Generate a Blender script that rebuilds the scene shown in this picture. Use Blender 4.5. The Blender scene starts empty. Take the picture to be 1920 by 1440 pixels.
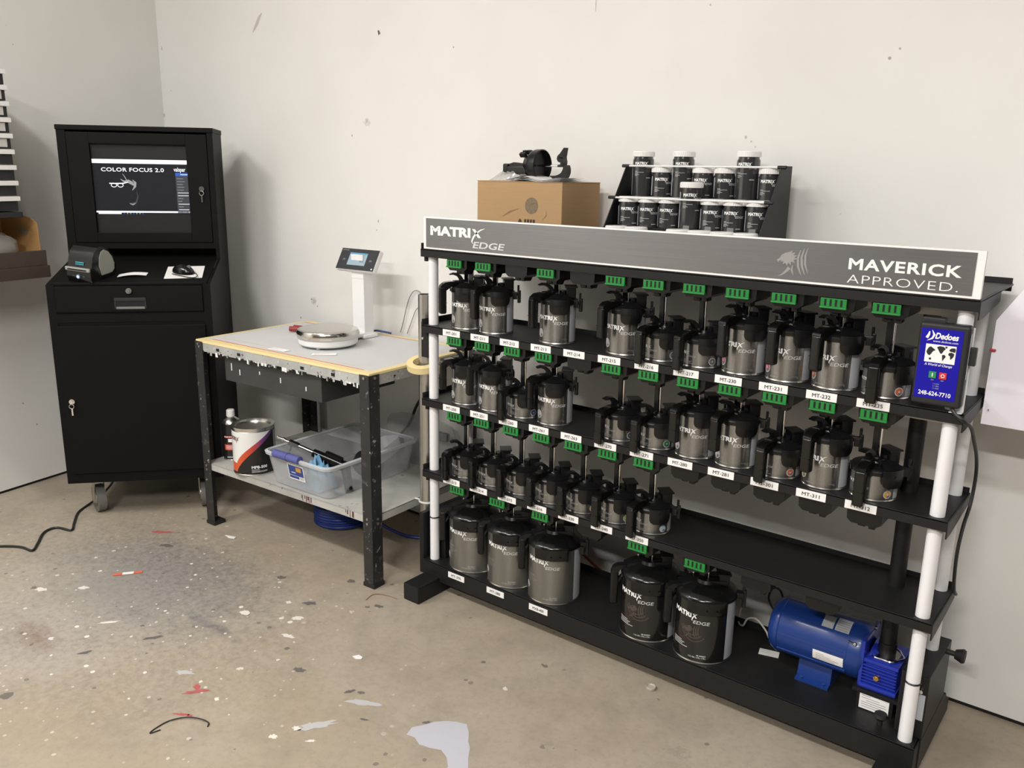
import bpy, bmesh, math, random
from mathutils import Vector, Matrix
PI = math.pi
rng = random.Random(7)
scene = bpy.context.scene
COL = scene.collection

# ------------------------------------------------------------------ camera
CAM = (1.978, -2.039, 1.461)
YAW, PITCH, ROLL, FPX = 0.662, 0.243, 0.017, 1606.75
def make_camera():
    cy, sy = math.cos(YAW), math.sin(YAW)
    f = Vector((-sy*math.cos(PITCH), cy*math.cos(PITCH), -math.sin(PITCH)))
    r0 = Vector((cy, sy, 0)); u0 = r0.cross(f)
    c, s = math.cos(ROLL), math.sin(ROLL)
    r = c*r0 + s*u0; u = -s*r0 + c*u0
    cd = bpy.data.cameras.new('camera'); cd.sensor_width = 36; cd.lens = FPX/1920*36
    cd.clip_start = .05
    o = bpy.data.objects.new('camera', cd); COL.objects.link(o)
    m = Matrix((r, u, -f)).transposed().to_4x4(); m.translation = CAM
    o.matrix_world = m
    scene.camera = o
make_camera()
# ------------------------------------------------------------------ light
vs = scene.view_settings
vs.view_transform = 'Standard'; vs.look = 'None'; vs.gamma = 1; vs.use_curve_mapping = False
vs.exposure = 0.0
world = bpy.data.worlds.new('world'); scene.world = world; world.use_nodes = True
world.node_tree.nodes['Background'].inputs[0].default_value = (1.0, .97, .93, 1)
world.node_tree.nodes['Background'].inputs[1].default_value = 0.13
def ceiling_lamp(name, loc, sx, sy, power, color, rz=0):
    d = bpy.data.lights.new(name, 'AREA'); d.shape = 'RECTANGLE'; d.size = sx; d.size_y = sy
    d.energy = power; d.color = color
    o = bpy.data.objects.new(name, d); o.location = loc; o.rotation_euler = (0, 0, rz); COL.objects.link(o)
ceiling_lamp('ceiling_lamp', (-1.20, -2.30, 3.3), 1.0, .2, 58, (1, .98, .955))
ceiling_lamp('ceiling_lamp', (.15, -2.30, 3.3), 1.0, .2, 52, (1, .98, .955))
ceiling_lamp('ceiling_lamp', (2.7, -2.5, 3.3), 1.0, .2, 46, (1, .97, .94))
ceiling_lamp('ceiling_lamp', (2.0, -4.3, 3.3), 1.2, .2, 190, (1, .96, .91))

# ------------------------------------------------------------------ materials
def mat(name, col, rough=.5, metal=0.0, spec=.5, bump=0, bscale=200, emit=0, coat=0, var=0, vscale=8):
    m = bpy.data.materials.new(name); m.use_nodes = True
    nt = m.node_tree; b = nt.nodes['Principled BSDF']
    c = (*col, 1)
    b.inputs['Base Color'].default_value = c
    b.inputs['Roughness'].default_value = rough; b.inputs['Metallic'].default_value = metal
    b.inputs['Specular IOR Level'].default_value = spec
    if coat: b.inputs['Coat Weight'].default_value = coat; b.inputs['Coat Roughness'].default_value = .08
    if emit:
        b.inputs['Emission Color'].default_value = c; b.inputs['Emission Strength'].default_value = emit
    tc = nt.nodes.new('ShaderNodeTexCoord')
    if bump:
        n = nt.nodes.new('ShaderNodeTexNoise'); n.inputs['Scale'].default_value = bscale; n.inputs['Detail'].default_value = 3
        bp = nt.nodes.new('ShaderNodeBump'); bp.inputs['Strength'].default_value = bump; bp.inputs['Distance'].default_value = .002
        nt.links.new(tc.outputs['Object'], n.inputs['Vector']); nt.links.new(n.outputs['Fac'], bp.inputs['Height'])
        nt.links.new(bp.outputs['Normal'], b.inputs['Normal'])
    if var:
        n = nt.nodes.new('ShaderNodeTexNoise'); n.inputs['Scale'].default_value = vscale; n.inputs['Detail'].default_value = 6
        mx = nt.nodes.new('ShaderNodeMix'); mx.data_type = 'RGBA'
        mx.inputs[6].default_value = tuple(max(0, x*(1-var)) for x in col)+(1,)
        mx.inputs[7].default_value = tuple(min(1, x*(1+var)) for x in col)+(1,)
        nt.links.new(tc.outputs['Object'], n.inputs['Vector']); nt.links.new(n.outputs['Fac'], mx.inputs[0])
        nt.links.new(mx.outputs[2], b.inputs['Base Color'])
    return m
class NT:
    """small node helper"""
    def __init__(s, m): s.nt = m.node_tree; s.b = s.nt.nodes['Principled BSDF']; s.tc = s.nt.nodes.new('ShaderNodeTexCoord')
    def n(s, t, **kw):
        x = s.nt.nodes.new(t)
        for k, v in kw.items(): setattr(x, k, v)
        return x
    def l(s, a, b): s.nt.links.new(a, b)
    def noise(s, scale, detail=4, rough=.6, vec=None, dist=0):
        x = s.n('ShaderNodeTexNoise'); x.inputs['Scale'].default_value = scale; x.inputs['Detail'].default_value = detail
        x.inputs['Roughness'].default_value = rough; x.inputs['Distortion'].default_value = dist
        s.l(vec or s.tc.outputs['Object'], x.inputs['Vector']); return x.outputs['Fac']
    def vor(s, scale, out='Distance', vec=None):
        x = s.n('ShaderNodeTexVoronoi'); x.inputs['Scale'].default_value = scale
        s.l(vec or s.tc.outputs['Object'], x.inputs['Vector']); return x.outputs[out]
    def ramp(s, fac, stops):
        x = s.n('ShaderNodeValToRGB'); e = x.color_ramp.elements
        while len(e) < len(stops): e.new(.5)
        for el, (p, c) in zip(e, stops):
            el.position = p; el.color = (c, c, c, 1) if not isinstance(c, tuple) else (*c, 1)
        s.l(fac, x.inputs[0]); return x.outputs[0]
    def mix(s, fac, a, b):
        x = s.n('ShaderNodeMix', data_type='RGBA')
        for i, v in ((0, fac), (6, a), (7, b)):
            if isinstance(v, (int, float)): x.inputs[i].default_value = v
            elif isinstance(v, tuple): x.inputs[i].default_value = (*v, 1)
            else: s.l(v, x.inputs[i])
        return x.outputs[2]
    def math(s, op, a, b=0.0, c=None):
        x = s.n('ShaderNodeMath', operation=op)
        for i, v in enumerate((a, b) if c is None else (a, b, c)):
            if isinstance(v, (int, float)): x.inputs[i].default_value = v
            else: s.l(v, x.inputs[i])
        return x.outputs[0]
    def xyz(s):
        x = s.n('ShaderNodeSeparateXYZ'); s.l(s.tc.outputs['Object'], x.inputs[0]); return x.outputs
    def bump(s, h, st=.3, d=.002):
        x = s.n('ShaderNodeBump'); x.inputs['Strength'].default_value = st; x.inputs['Distance'].default_value = d
        s.l(h, x.inputs['Height']); s.l(x.outputs[0], s.b.inputs['Normal'])
    def color(s, c): s.l(c, s.b.inputs['Base Color'])
M = {}
M['powder'] = mat('black_powder_coat', (.0095, .0095, .010), .45, spec=.35, bump=.25, bscale=700)
M['cabinet'] = mat('black_cabinet_paint', (.0035, .0035, .0033), .55, spec=.15, bump=.12, bscale=500)
M['cabside'] = M['cabinet']
M['plastic'] = mat('black_plastic', (.0055, .0055, .006), .32, spec=.4, bump=.05, bscale=900)
M['gloss'] = mat('glossy_black_plastic', (.005, .005, .005), .17, spec=.45)
M['darkgap'] = mat('dark_recess', (.004, .004, .004), .8)
M['green'] = mat('green_plastic', (.012, .20, .035), .38)
M['chrome'] = mat('chrome', (.75, .75, .75), .12, 1)
M['steel'] = mat('brushed_steel', (.52, .51, .48), .32, 1, var=.12, vscale=30)
M['tin'] = mat('tin_rim', (.72, .70, .66), .25, 1)
M['alu'] = mat('aluminium', (.5, .49, .46), .45, .6)
M['white'] = mat('white_paint', (.80, .80, .80), .42)
M['pvc'] = mat('white_pvc', (.82, .82, .84), .35)
M['label'] = mat('white_label', (.85, .84, .83), .55)
M['ink'] = mat('black_ink', (.012, .012, .012), .6)
M['signwhite'] = mat('white_sign_board', (.86, .85, .84), .4)
M['textwhite'] = mat('white_print', (.86, .86, .85), .5)
M['textgrey'] = mat('silver_print', (.52, .52, .52), .4)
M['textdim'] = mat('dim_grey_print', (.33, .33, .33), .5)
M['strip'] = mat('pale_grey_label_panel', (.42, .44, .47), .5, bump=.02)
M['blue'] = mat('motor_blue_paint', (.008, .036, .19), .34, coat=.15)
M['blue2'] = mat('gearbox_blue_paint', (.010, .028, .33), .28, coat=.3)
M['brass'] = mat('brass', (.65, .42, .15), .3, 1)
M['rubber'] = mat('black_rubber', (.012, .012, .012), .6)
M['redplastic'] = mat('red_plastic', (.45, .02, .025), .4)
M['paper'] = mat('white_paper', (.80, .79, .78), .7)
M['cover'] = mat('grey_white_masking_paper', (.575, .575, .575), .75, var=.05, vscale=6)
M['tape'] = mat('yellow_masking_tape', (.75, .62, .32), .6, var=.06)
M['tapered'] = mat('red_tape_line', (.70, .13, .07), .6)
M['lav'] = mat('lavender_white_panel', (.91, .89, .97), .5)
M['ctrl'] = mat('deep_blue_label', (.010, .006, .33), .5, spec=.2)
M['btng'] = mat('green_button', (.02, .25, .10), .4)
M['btnr'] = mat('red_button', (.6, .03, .04), .4)
M['wood'] = mat('dark_brown_wood', (.065, .047, .037), .6, var=.3, vscale=20)
M['cord'] = mat('black_cord', (.012, .012, .012), .45)
M['whitecord'] = mat('white_cord', (.7, .69, .64), .45)
M['orange'] = mat('orange_cord', (.30, .07, .025), .5)
M['bluehose'] = mat('blue_hose', (.008, .03, .20), .4)
M['grey'] = mat('grey_plastic', (.16, .16, .16), .45)
M['dark'] = mat('dark_grey_plastic', (.022, .022, .023), .45, spec=.35)
M['scrblue'] = mat('screen_blue', (.02, .09, .45), .5, emit=1.0)
M['scrwhite'] = mat('screen_white', (.9, .92, .95), .5, emit=1.0)
M['scrgrey'] = mat('screen_grey', (.35, .36, .38), .5, emit=.6)
M['scrblack'] = mat('screen_black', (.012, .013, .016), .25, emit=.8)
M['lcd'] = mat('lcd_display', (.22, .30, .35), .4, emit=.45)
M['lcdtop'] = mat('lcd_header', (.07, .22, .36), .4, emit=.45)
M['led'] = mat('blue_led', (.25, .35, 1.0), .4, emit=2.0)
M['teal'] = mat('teal_print', (.03, .25, .33), .5)
M['clouds'] = mat('pale_plastic_side', (.30, .31, .27), .5)
M['hblue'] = mat('violet_blue_grip', (.09, .10, .30), .5, var=.25)
M['rag'] = mat('blue_cloth', (.16, .36, .55), .8)
M['red'] = mat('red_print', (.55, .03, .03), .5)
M['brownprint'] = mat('brown_print', (.060, .050, .040), .45)
M['redline'] = mat('dark_red_print', (.16, .02, .015), .45)
M['globe'] = mat('grey_brown_print', (.20, .155, .10), .8, var=.4, vscale=90)
M['boxink'] = mat('dark_brown_print', (.06, .035, .02), .8)
M['boxline'] = mat('faint_brown_print', (.27, .16, .08), .8)
DOTS = {k: mat('dot_'+k, c, .5) for k, c in dict(white=(.5, .5, .5), pink=(.50, .12, .17), orange=(.50, .11, .045), amber=(.55, .28, .05),
        yellow=(.55, .48, .10), green=(.015, .16, .06), blue=(.03, .06, .22), teal=(.02, .07, .06), brown=(.16, .05, .04), lime=(.35, .38, .09), sky=(.40, .52, .62), grey=(.14, .14, .14)).items()}
def grooves(t, st):
    c = t.n('ShaderNodeCombineXYZ'); c.inputs[2].default_value = 1
    t.l(c.outputs[0], t.b.inputs['Tangent']); t.b.inputs['Anisotropic'].default_value = st
def m_can(name, col, metal, rough):
    m = mat(name, col, rough, metal); t = NT(m)
    x = t.xyz()
    ang = t.math('ARCTAN2', x[0], x[1])
    cmb = t.n('ShaderNodeCombineXYZ'); t.l(t.math('MULTIPLY', ang, 9.0), cmb.inputs[0]); t.l(t.math('MULTIPLY', x[2], 2.0), cmb.inputs[2])
    f = t.noise(6, 5, .7, cmb.outputs[0])
    t.color(t.mix(f, tuple(c*.78 for c in col), tuple(min(1, c*1.2) for c in col)))
    t.l(t.math('MULTIPLY_ADD', f, .16, rough-.08), t.b.inputs['Roughness'])
    grooves(t, .8)
    return m
M['gun'] = m_can('gunmetal_can_print', (.30, .297, .285), .92, .27)
M['gungal'] = m_can('warm_grey_can_print', (.24, .235, .21), .75, .32)
M['blackcan'] = mat('black_can_print', (.010, .0095, .009), .14, coat=.4)
def m_sign():
    m = mat('brushed_grey_sign', (.26, .26, .265), .34, .75); t = NT(m)
    mp = t.n('ShaderNodeMapping'); mp.inputs['Scale'].default_value = (1.2, 1, 260); t.l(t.tc.outputs['Object'], mp.inputs[0])
    f = t.noise(2.5, 4, .7, mp.outputs[0])
    t.color(t.mix(f, (.155, .153, .156), (.27, .268, .272)))
    grooves(t, .85)
    return m
M['sign'] = m_sign()
def m_wall():
    m = mat('painted_wall', (.78, .765, .73), .55, spec=.35); t = NT(m)
    big = t.noise(1.3, 3); fine = t.noise(60, 4)
    c = t.mix(t.ramp(big, [(.3, 0.0), (.7, 1.0)]), (.755, .745, .715), (.82, .812, .785))
    v = t.vor(5.5); jit = t.noise(22, 2)
    spk = t.ramp(t.math('ADD', v, t.math('MULTIPLY', jit, .08)), [(.048, 1.0), (.062, 0.0)])
    c = t.mix(t.math('MULTIPLY', spk, .75), c, (.22, .20, .18))
    v2 = t.vor(1.7); spk2 = t.ramp(t.math('ADD', v2, t.math('MULTIPLY', t.noise(30, 3), .10)), [(.065, 1.0), (.085, 0.0)])
    c = t.mix(t.math('MULTIPLY', spk2, .55), c, (.33, .30, .27))
    t.color(c); t.bump(fine, .06, .004); return m
M['wall'] = m_wall()
def m_floor():
    m = mat('stained_concrete', (.4, .35, .29), .5, spec=.4); t = NT(m)
    big = t.noise(1.1, 5, .6); mid = t.noise(6, 6, .65); fine = t.noise(120, 3)
    c = t.mix(t.ramp(big, [(.35, 0.0), (.65, 1.0)]), (.335, .278, .205), (.385, .334, .266))
    c = t.mix(t.ramp(mid, [(.45, 0.0), (.75, .6)]), c, (.235, .205, .165))
    x = t.xyz()
    def blob(cx, cy, rx, ry, lo, hi, ns, amp):
        dx = t.math('DIVIDE', t.math('SUBTRACT', x[0], cx), rx); dy = t.math('DIVIDE', t.math('SUBTRACT', x[1], cy), ry)
        d = t.math('SQRT', t.math('ADD', t.math('MULTIPLY', dx, dx), t.math('MULTIPLY', dy, dy)))
        d = t.math('ADD', d, t.math('MULTIPLY', t.math('SUBTRACT', t.noise(ns, 5, .7), .5), amp))
        return t.ramp(d, [(lo, 1.0), (hi, 0.0)])
    d1 = blob(-.78, -.60, .62, .40, .35, 1.0, 5, 1.6)
    c = t.mix(t.math('MULTIPLY', d1, .62), c, (.185, .172, .158))
    d2 = blob(-.78, -.55, .6, .36, .15, .9, 26, 2.6)
    c = t.mix(t.math('MULTIPLY', d2, .6), c, (.115, .110, .108))
    d3 = blob(-.75, -1.05, .4, .22, .3, 1.0, 6, 1.6)
    c = t.mix(t.math('MULTIPLY', d3, .4), c, (.33, .31, .30))
    d4 = blob(-.72, -1.03, .16, .085, .1, 1.0, 14, 2.0)
    c = t.mix(t.math('MULTIPLY', d4, .7), c, (.17, .095, .05))
    d5 = blob(-.36, -.64, .20, .035, .1, .9, 18, 1.8)
    c = t.mix(t.math('MULTIPLY', d5, .75), c, (.085, .085, .095))
    d6 = blob(-.60, -.75, .16, .04, .1, .9, 18, 2.0)
    c = t.mix(t.math('MULTIPLY', d6, .6), c, (.10, .10, .105))
    d7 = blob(.1, -.75, .5, .25, .1, 1.0, 5, 2.0)
    c = t.mix(t.math('MULTIPLY', d7, .35), c, (.33, .27, .18))
    d8 = blob(-.85, -.75, .9, .55, .2, 1.0, 45, 2.6)
    c = t.mix(t.math('MULTIPLY', d8, .38), c, (.44, .42, .39))
    c = t.mix(t.math('MULTIPLY', t.ramp(t.noise(45, 5, .75), [(.48, 0.0), (.72, 1.0)]), .32), c, (.19, .165, .135))
    # paint specks, white and dark, denser toward the work area
    dens = blob(-.55, -.72, 1.25, .85, .35, 1.15, 3, .8)
    jit = t.noise(55, 3)
    def specks(scale, lo, hi, colr, k, dens, j=.22):
        v = t.vor(scale); r = t.n('ShaderNodeTexVoronoi'); r.inputs['Scale'].default_value = scale; t.l(t.tc.outputs['Object'], r.inputs['Vector'])
        sep = t.n('ShaderNodeSeparateColor'); t.l(r.outputs['Color'], sep.inputs[0])
        size = t.math('MULTIPLY', sep.outputs[0], hi)
        d = t.math('SUBTRACT', t.math('ADD', v, t.math('MULTIPLY', t.math('SUBTRACT', jit, .5), j)), size)
        f = t.ramp(d, [(0.0, 1.0), (.02, 0.0)])
        gate = t.ramp(sep.outputs[1], [(lo, 0.0), (lo+.02, 1.0)])
        f = t.math('MULTIPLY', t.math('MULTIPLY', f, gate), k)
        return t.math('MULTIPLY', f, dens) if dens is not None else f
    c = t.mix(specks(24, .60, .19, 0, .95, dens), c, (.74, .70, .64))
    c = t.mix(specks(38, .62, .20, 0, .8, dens), c, (.68, .64, .58))
    c = t.mix(specks(9, .72, .14, 0, .8, None), c, (.10, .095, .09))
    c = t.mix(specks(21, .66, .16, 0, .7, None, .3), c, (.13, .12, .11))
    c = t.mix(specks(5, .6, .16, 0, .35, None, .5), c, (.22, .19, .15))
    c = t.mix(specks(7, .86, .12, 0, .8, None), c, (.72, .70, .68))
    t.color(c); t.bump(fine, .12, .002)
    t.l(t.ramp(mid, [(.3, .42), (.7, .62)]), t.b.inputs['Roughness'])
    return m
M['mark'] = mat('dark_wall_scuff', (.10, .095, .09), .7); M['smear'] = mat('faint_wall_smear', (.52, .50, .46), .6)
M['floor'] = m_floor()
def m_splat(name, base, a, b, sc, thr, rough=.5):
    m = mat(name, base, rough); t = NT(m)
    f = t.ramp(t.noise(sc, 6, .7), [(thr, 0.0), (thr+.03, 1.0)])
    g = t.ramp(t.noise(sc*1.7+3, 5, .7), [(thr+.02, 0.0), (thr+.06, 1.0)])
    big = t.noise(sc*.25, 3)
    c = t.mix(t.ramp(big, [(.35, 0.0), (.7, 1.0)]), base, tuple(min(1, x*1.5) for x in base))
    c = t.mix(t.math('MULTIPLY', f, .8), c, a); c = t.mix(t.math('MULTIPLY', g, .8), c, b)
    t.color(c); return m
M['leg'] = m_splat('worn_black_steel', (.017, .017, .017), (.07, .07, .07), (.42, .41, .40), 24, .60)
M['apron'] = m_splat('paint_spattered_grey_steel', (.33, .335, .32), (.04, .04, .045), (.62, .60, .57), 26, .575)
M['shelfgrey'] = m_splat('spattered_grey_shelf', (.36, .355, .33), (.06, .06, .065), (.62, .6, .57), 20, .63)
M['drips'] = mat('dark_red_paint_drip', (.10, .012, .012), .4)
M['drawer'] = m_splat('spattered_black_drawer', (.03, .03, .03), (.06, .06, .06), (.6, .58, .55), 16, .735)
M['redspot'] = mat('red_paint', (.42, .10, .10), .6, var=.3, vscale=60)
M['lavpaint'] = mat('lavender_grey_paint', (.48, .48, .53), .45, var=.06)
M['lavfaint'] = mat('pale_grey_paint', (.47, .46, .46), .5)
M['darkpaint'] = mat('dark_grey_paint', (.13, .12, .115), .55)
M['palepaint'] = mat('pale_paint', (.72, .68, .62), .5)
M['rust'] = mat('rusty_brown_stain', (.25, .14, .08), .6)
def m_card(name, col):
    m = mat(name, col, .75); t = NT(m)
    mp = t.n('ShaderNodeMapping'); mp.inputs['Scale'].default_value = (3, 3, 60); t.l(t.tc.outputs['Object'], mp.inputs[0])
    t.color(t.mix(t.noise(3, 4, .6, mp.outputs[0]), tuple(c*.92 for c in col), tuple(c*1.07 for c in col))); return m
M['card'] = m_card('brown_cardboard', (.42, .265, .13))
M['card2'] = m_card('orange_cardboard', (.50, .29, .11))
def m_clear(name, col, fac, rough=.25):
    m = bpy.data.materials.new(name); m.use_nodes = True; nt = m.node_tree
    b = nt.nodes['Principled BSDF']; b.inputs['Base Color'].default_value = (*col, 1); b.inputs['Roughness'].default_value = rough
    tr = nt.nodes.new('ShaderNodeBsdfTransparent'); mx = nt.nodes.new('ShaderNodeMixShader'); mx.inputs[0].default_value = fac
    nt.links.new(tr.outputs[0], mx.inputs[1]); nt.links.new(b.outputs[0], mx.inputs[2])
    nt.links.new(mx.outputs[0], nt.nodes['Material Output'].inputs[0]); return m
M['clear'] = m_clear('frosted_clear_plastic', (.60, .62, .645), .36)
M['clearrim'] = m_clear('frosted_plastic_rim', (.66, .68, .70), .72)
M['bag'] = m_clear('clear_plastic_film', (.62, .60, .58), .45, .15)
M['lidclear'] = m_clear('thin_clear_plastic', (.42, .43, .42), .28, .2)
M['glass'] = m_clear('monitor_glass', (.02, .02, .02), .12, .04)
M['jar'] = mat('smoky_black_jar', (.040, .040, .042), .16, .25, spec=.8, coat=.5)
M['jarcap'] = mat('white_jar_cap', (.84, .83, .81), .4)

# ------------------------------------------------------------------ mesh helpers
class MB:
    def __init__(s): s.v = []; s.f = []; s.m = []
    def add(s, verts, faces, mi=0, T=None):
        k = len(s.v)
        s.v += [tuple(T @ Vector(v)) if T is not None else tuple(v) for v in verts]
        s.f += [tuple(i+k for i in f) for f in faces]; s.m += [mi]*len(faces); return s
    def box(s, x0, x1, y0, y1, z0, z1, mi=0, b=0, T=None, seg=2):
        if not b:
            v = [(x, y, z) for z in (z0, z1) for y in (y0, y1) for x in (x0, x1)]
            return s.add(v, [(0, 2, 3, 1), (4, 5, 7, 6), (0, 1, 5, 4), (2, 6, 7, 3), (0, 4, 6, 2), (1, 3, 7, 5)], mi, T)
        bm = bmesh.new(); bmesh.ops.create_cube(bm, size=1)
        for v in bm.verts: v.co = ((x0+x1)/2+v.co.x*(x1-x0), (y0+y1)/2+v.co.y*(y1-y0), (z0+z1)/2+v.co.z*(z1-z0))
        bmesh.ops.bevel(bm, geom=bm.edges[:], offset=b, segments=seg, profile=.5, affect='EDGES')
        bm.verts.index_update()
        s.add([v.co[:] for v in bm.verts], [tuple(v.index for v in f.verts) for f in bm.faces], mi, T); bm.free(); return s
    def cyl(s, p0, p1, r0, r1=None, n=24, mi=0, caps=True, T=None):
        r1 = r0 if r1 is None else r1
        p0, p1 = Vector(p0), Vector(p1); d = (p1-p0).normalized()
        a = d.orthogonal().normalized(); b = d.cross(a)
        v = []
        for p, r in ((p0, r0), (p1, r1)):
            for i in range(n):
                t = 2*PI*i/n; v.append(p+r*(math.cos(t)*a+math.sin(t)*b))
        f = [(i, (i+1) % n, n+(i+1) % n, n+i) for i in range(n)]
        if caps: f += [tuple(range(n-1, -1, -1)), tuple(range(n, 2*n))]
        return s.add(v, f, mi, T)
    def lathe(s, prof, n=32, mi=0, T=None, a0=0, a1=2*PI, mis=None):
        full = abs(a1-a0-2*PI) < 1e-6; m = n if full else n+1
        v = []
        for r, z in prof:
            for i in range(m):
                t = a0+(a1-a0)*i/n; v.append((r*math.sin(t), -r*math.cos(t), z))
        for j in range(len(prof)-1):
            f = []
            for i in range(n):
                i2 = (i+1) % m
                f.append((j*m+i, j*m+i2, (j+1)*m+i2, (j+1)*m+i))
            if j == 0: s.add(v, f, mis[j] if mis else mi, T); k0 = len(s.v)-len(v)
            else: s.f += [tuple(q+k0 for q in g) for g in f]; s.m += [mis[j] if mis else mi]*len(f)
        return s
    def prism(s, poly, lo, hi, axis='x', mi=0, T=None):
        """poly of 2D points; axis x: (y,z), y: (x,z), z: (x,y)"""
        def P(a, b, c): return (c, a, b) if axis == 'x' else (a, c, b) if axis == 'y' else (a, b, c)
        n = len(poly)
        v = [P(a, b, lo) for a, b in poly]+[P(a, b, hi) for a, b in poly]
        f = [(i, (i+1) % n, n+(i+1) % n, n+i) for i in range(n)]+[tuple(range(n-1, -1, -1)), tuple(range(n, 2*n))]
        return s.add(v, f, mi, T)
    def tube(s, pts, r, n=8, mi=0, T=None, sub=6, closed=False):
        P = [Vector(p) for p in pts]
        if sub > 1:
            Q = []
            N = len(P)
            for i in range(N if closed else N-1):
                g = lambda k: P[k % N] if closed else P[max(0, min(N-1, k))]
                a, b, c, d = g(i-1), g(i), g(i+1), g(i+2)
                for j in range(sub):
                    t = j/sub
                    Q.append(.5*((2*b)+(c-a)*t+(2*a-5*b+4*c-d)*t*t+(3*b-a-3*c+d)*t**3))
            if not closed: Q.append(P[-1])
            P = Q
        v = []; N = len(P); up = None
        for i, p in enumerate(P):
            d = ((P[(i+1) % N]-P[i-1]) if closed else (P[min(i+1, N-1)]-P[max(i-1, 0)])).normalized()
            if up is None: up = d.orthogonal().normalized()
            up = (up-d*up.dot(d)).normalized(); w = d.cross(up)
            for k in range(n):
                t = 2*PI*k/n; v.append(p+r*(math.cos(t)*up+math.sin(t)*w))
        f = []
        for i in range(N if closed else N-1):
            for k in range(n):
                i2 = (i+1) % N
                f.append((i*n+k, i*n+(k+1) % n, i2*n+(k+1) % n, i2*n+k))
        if not closed: f += [tuple(range(n-1, -1, -1)), tuple((N-1)*n+k for k in range(n))]
        return s.add(v, f, mi, T)
    def flat(s, shape, fn, mi=0):
        v, f = shape
        return s.add([fn(x, y) for x, y in v], f, mi)
    def sphere(s, c, rx, ry, rz, mi=0, n=16, T=None, jit=0, seed=0):
        g = random.Random(seed); v = []; m = n//2
        for j in range(m+1):
            ph = PI*j/m
            for i in range(n):
                t = 2*PI*i/n; k = 1+(g.uniform(-jit, jit) if 0 < j < m else 0)
                v.append((c[0]+rx*k*math.sin(ph)*math.cos(t), c[1]+ry*k*math.sin(ph)*math.sin(t), c[2]+rz*k*math.cos(ph)))
        f = [(j*n+i, (j+1)*n+i, (j+1)*n+(i+1) % n, j*n+(i+1) % n) for j in range(m) for i in range(n)]
        return s.add(v, f, mi, T)
    def mesh(s, name, mats, smooth=35):
        me = bpy.data.meshes.new(name); me.from_pydata(s.v, [], s.f)
        for m in (mats if isinstance(mats, (list, tuple)) else [mats]): me.materials.append(m)
        me.polygons.foreach_set('material_index', s.m)
        bm = bmesh.new(); bm.from_mesh(me); bmesh.ops.remove_doubles(bm, verts=bm.verts, dist=1e-6)
        bmesh.ops.recalc_face_normals(bm, faces=bm.faces); bm.to_mesh(me); bm.free()
        if smooth:
            me.polygons.foreach_set('use_smooth', [True]*len(me.polygons)); me.set_sharp_from_angle(angle=math.radians(smooth))
        me.update(); return me
    def obj(s, name, mats, parent=None, smooth=35, loc=None, rot=None):
        return put(name, s.mesh(name, mats, smooth), parent, loc, rot)
def put(name, me, parent=None, loc=None, rot=None):
    o = bpy.data.objects.new(name, me); COL.objects.link(o)
    if me.polygons and me.polygons[0].use_smooth:
        w = o.modifiers.new('normals', 'WEIGHTED_NORMAL'); w.keep_sharp = True
    if parent: o.parent = parent
    if loc: o.location = loc
    if rot: o.rotation_euler = rot
    return o
def tag(o, label, cat, group=None, kind=None):
    o['label'] = label; o['category'] = cat
    if group: o['group'] = group
    if kind: o['kind'] = kind
    return o
def thing(name, label, cat, loc=(0, 0, 0), rz=0, group=None, Mx=None):
    o = bpy.data.objects.new(name, None); COL.objects.link(o); o.empty_display_size = .05
    if Mx is not None: o.matrix_world = Mx
    else: o.location = loc; o.rotation_euler = (0, 0, rz)
    return tag(o, label, cat, group)
def struct(name, mb, mats, smooth=35):
    o = mb.obj(name, mats, None, smooth); o['kind'] = 'structure'; return o
_tc = {}
def text(s, bold=0.0, shear=0.0, res=3, spacing=1.0):
    """2D shape of a line of text, cap height 1, left edge at x=0"""
    key = (s, bold, shear, res, spacing)
    if key in _tc: return _tc[key]
    def mk(t, bd=0.0):
        c = bpy.data.curves.new('t', 'FONT'); c.body = t; c.resolution_u = res; c.shear = shear; c.space_character = spacing; c.fill_mode = 'FRONT'
        if bd > 0: c.bevel_depth = bd; c.bevel_resolution = 0
        elif bd < 0: c.offset = bd
        o = bpy.data.objects.new('t', c); COL.objects.link(o)
        bpy.context.view_layer.update()
        me = bpy.data.meshes.new_from_object(o.evaluated_get(bpy.context.evaluated_depsgraph_get()))
        v = [tuple(p.co) for p in me.vertices]; f = [tuple(p.vertices) for p in me.polygons if all(me.vertices[q].co.z > -1e-6 for q in p.vertices)]
        use = sorted({q for g in f for q in g}); mp = {q: n for n, q in enumerate(use)}
        v = [v[q][:2] for q in use]; f = [tuple(mp[q] for q in g) for g in f]
        bpy.data.objects.remove(o); bpy.data.curves.remove(c); bpy.data.meshes.remove(me); return v, f
    hv, _ = mk('H'); y0 = min(p[1] for p in hv); h = max(p[1] for p in hv)-y0
    v, f = mk(s, bold)
    x0 = min(p[0] for p in v)
    r = ([((x-x0)/h, (y-y0)/h) for x, y in v], f)
    _tc[key] = r; return r
def fit(shape, w, h):
    v, f = shape; W = max(p[0] for p in v); return [(x*w/W, y*h) for x, y in v], f
def moved(shape, dx, dy): return [(x+dx, y+dy) for x, y in shape[0]], shape[1]
def joined(*sh):
    V, F = [], []
    for v, f in sh: F += [tuple(i+len(V) for i in g) for g in f]; V += v
    return V, F
def poly(pts): return list(pts), [tuple(range(len(pts)))]
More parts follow.
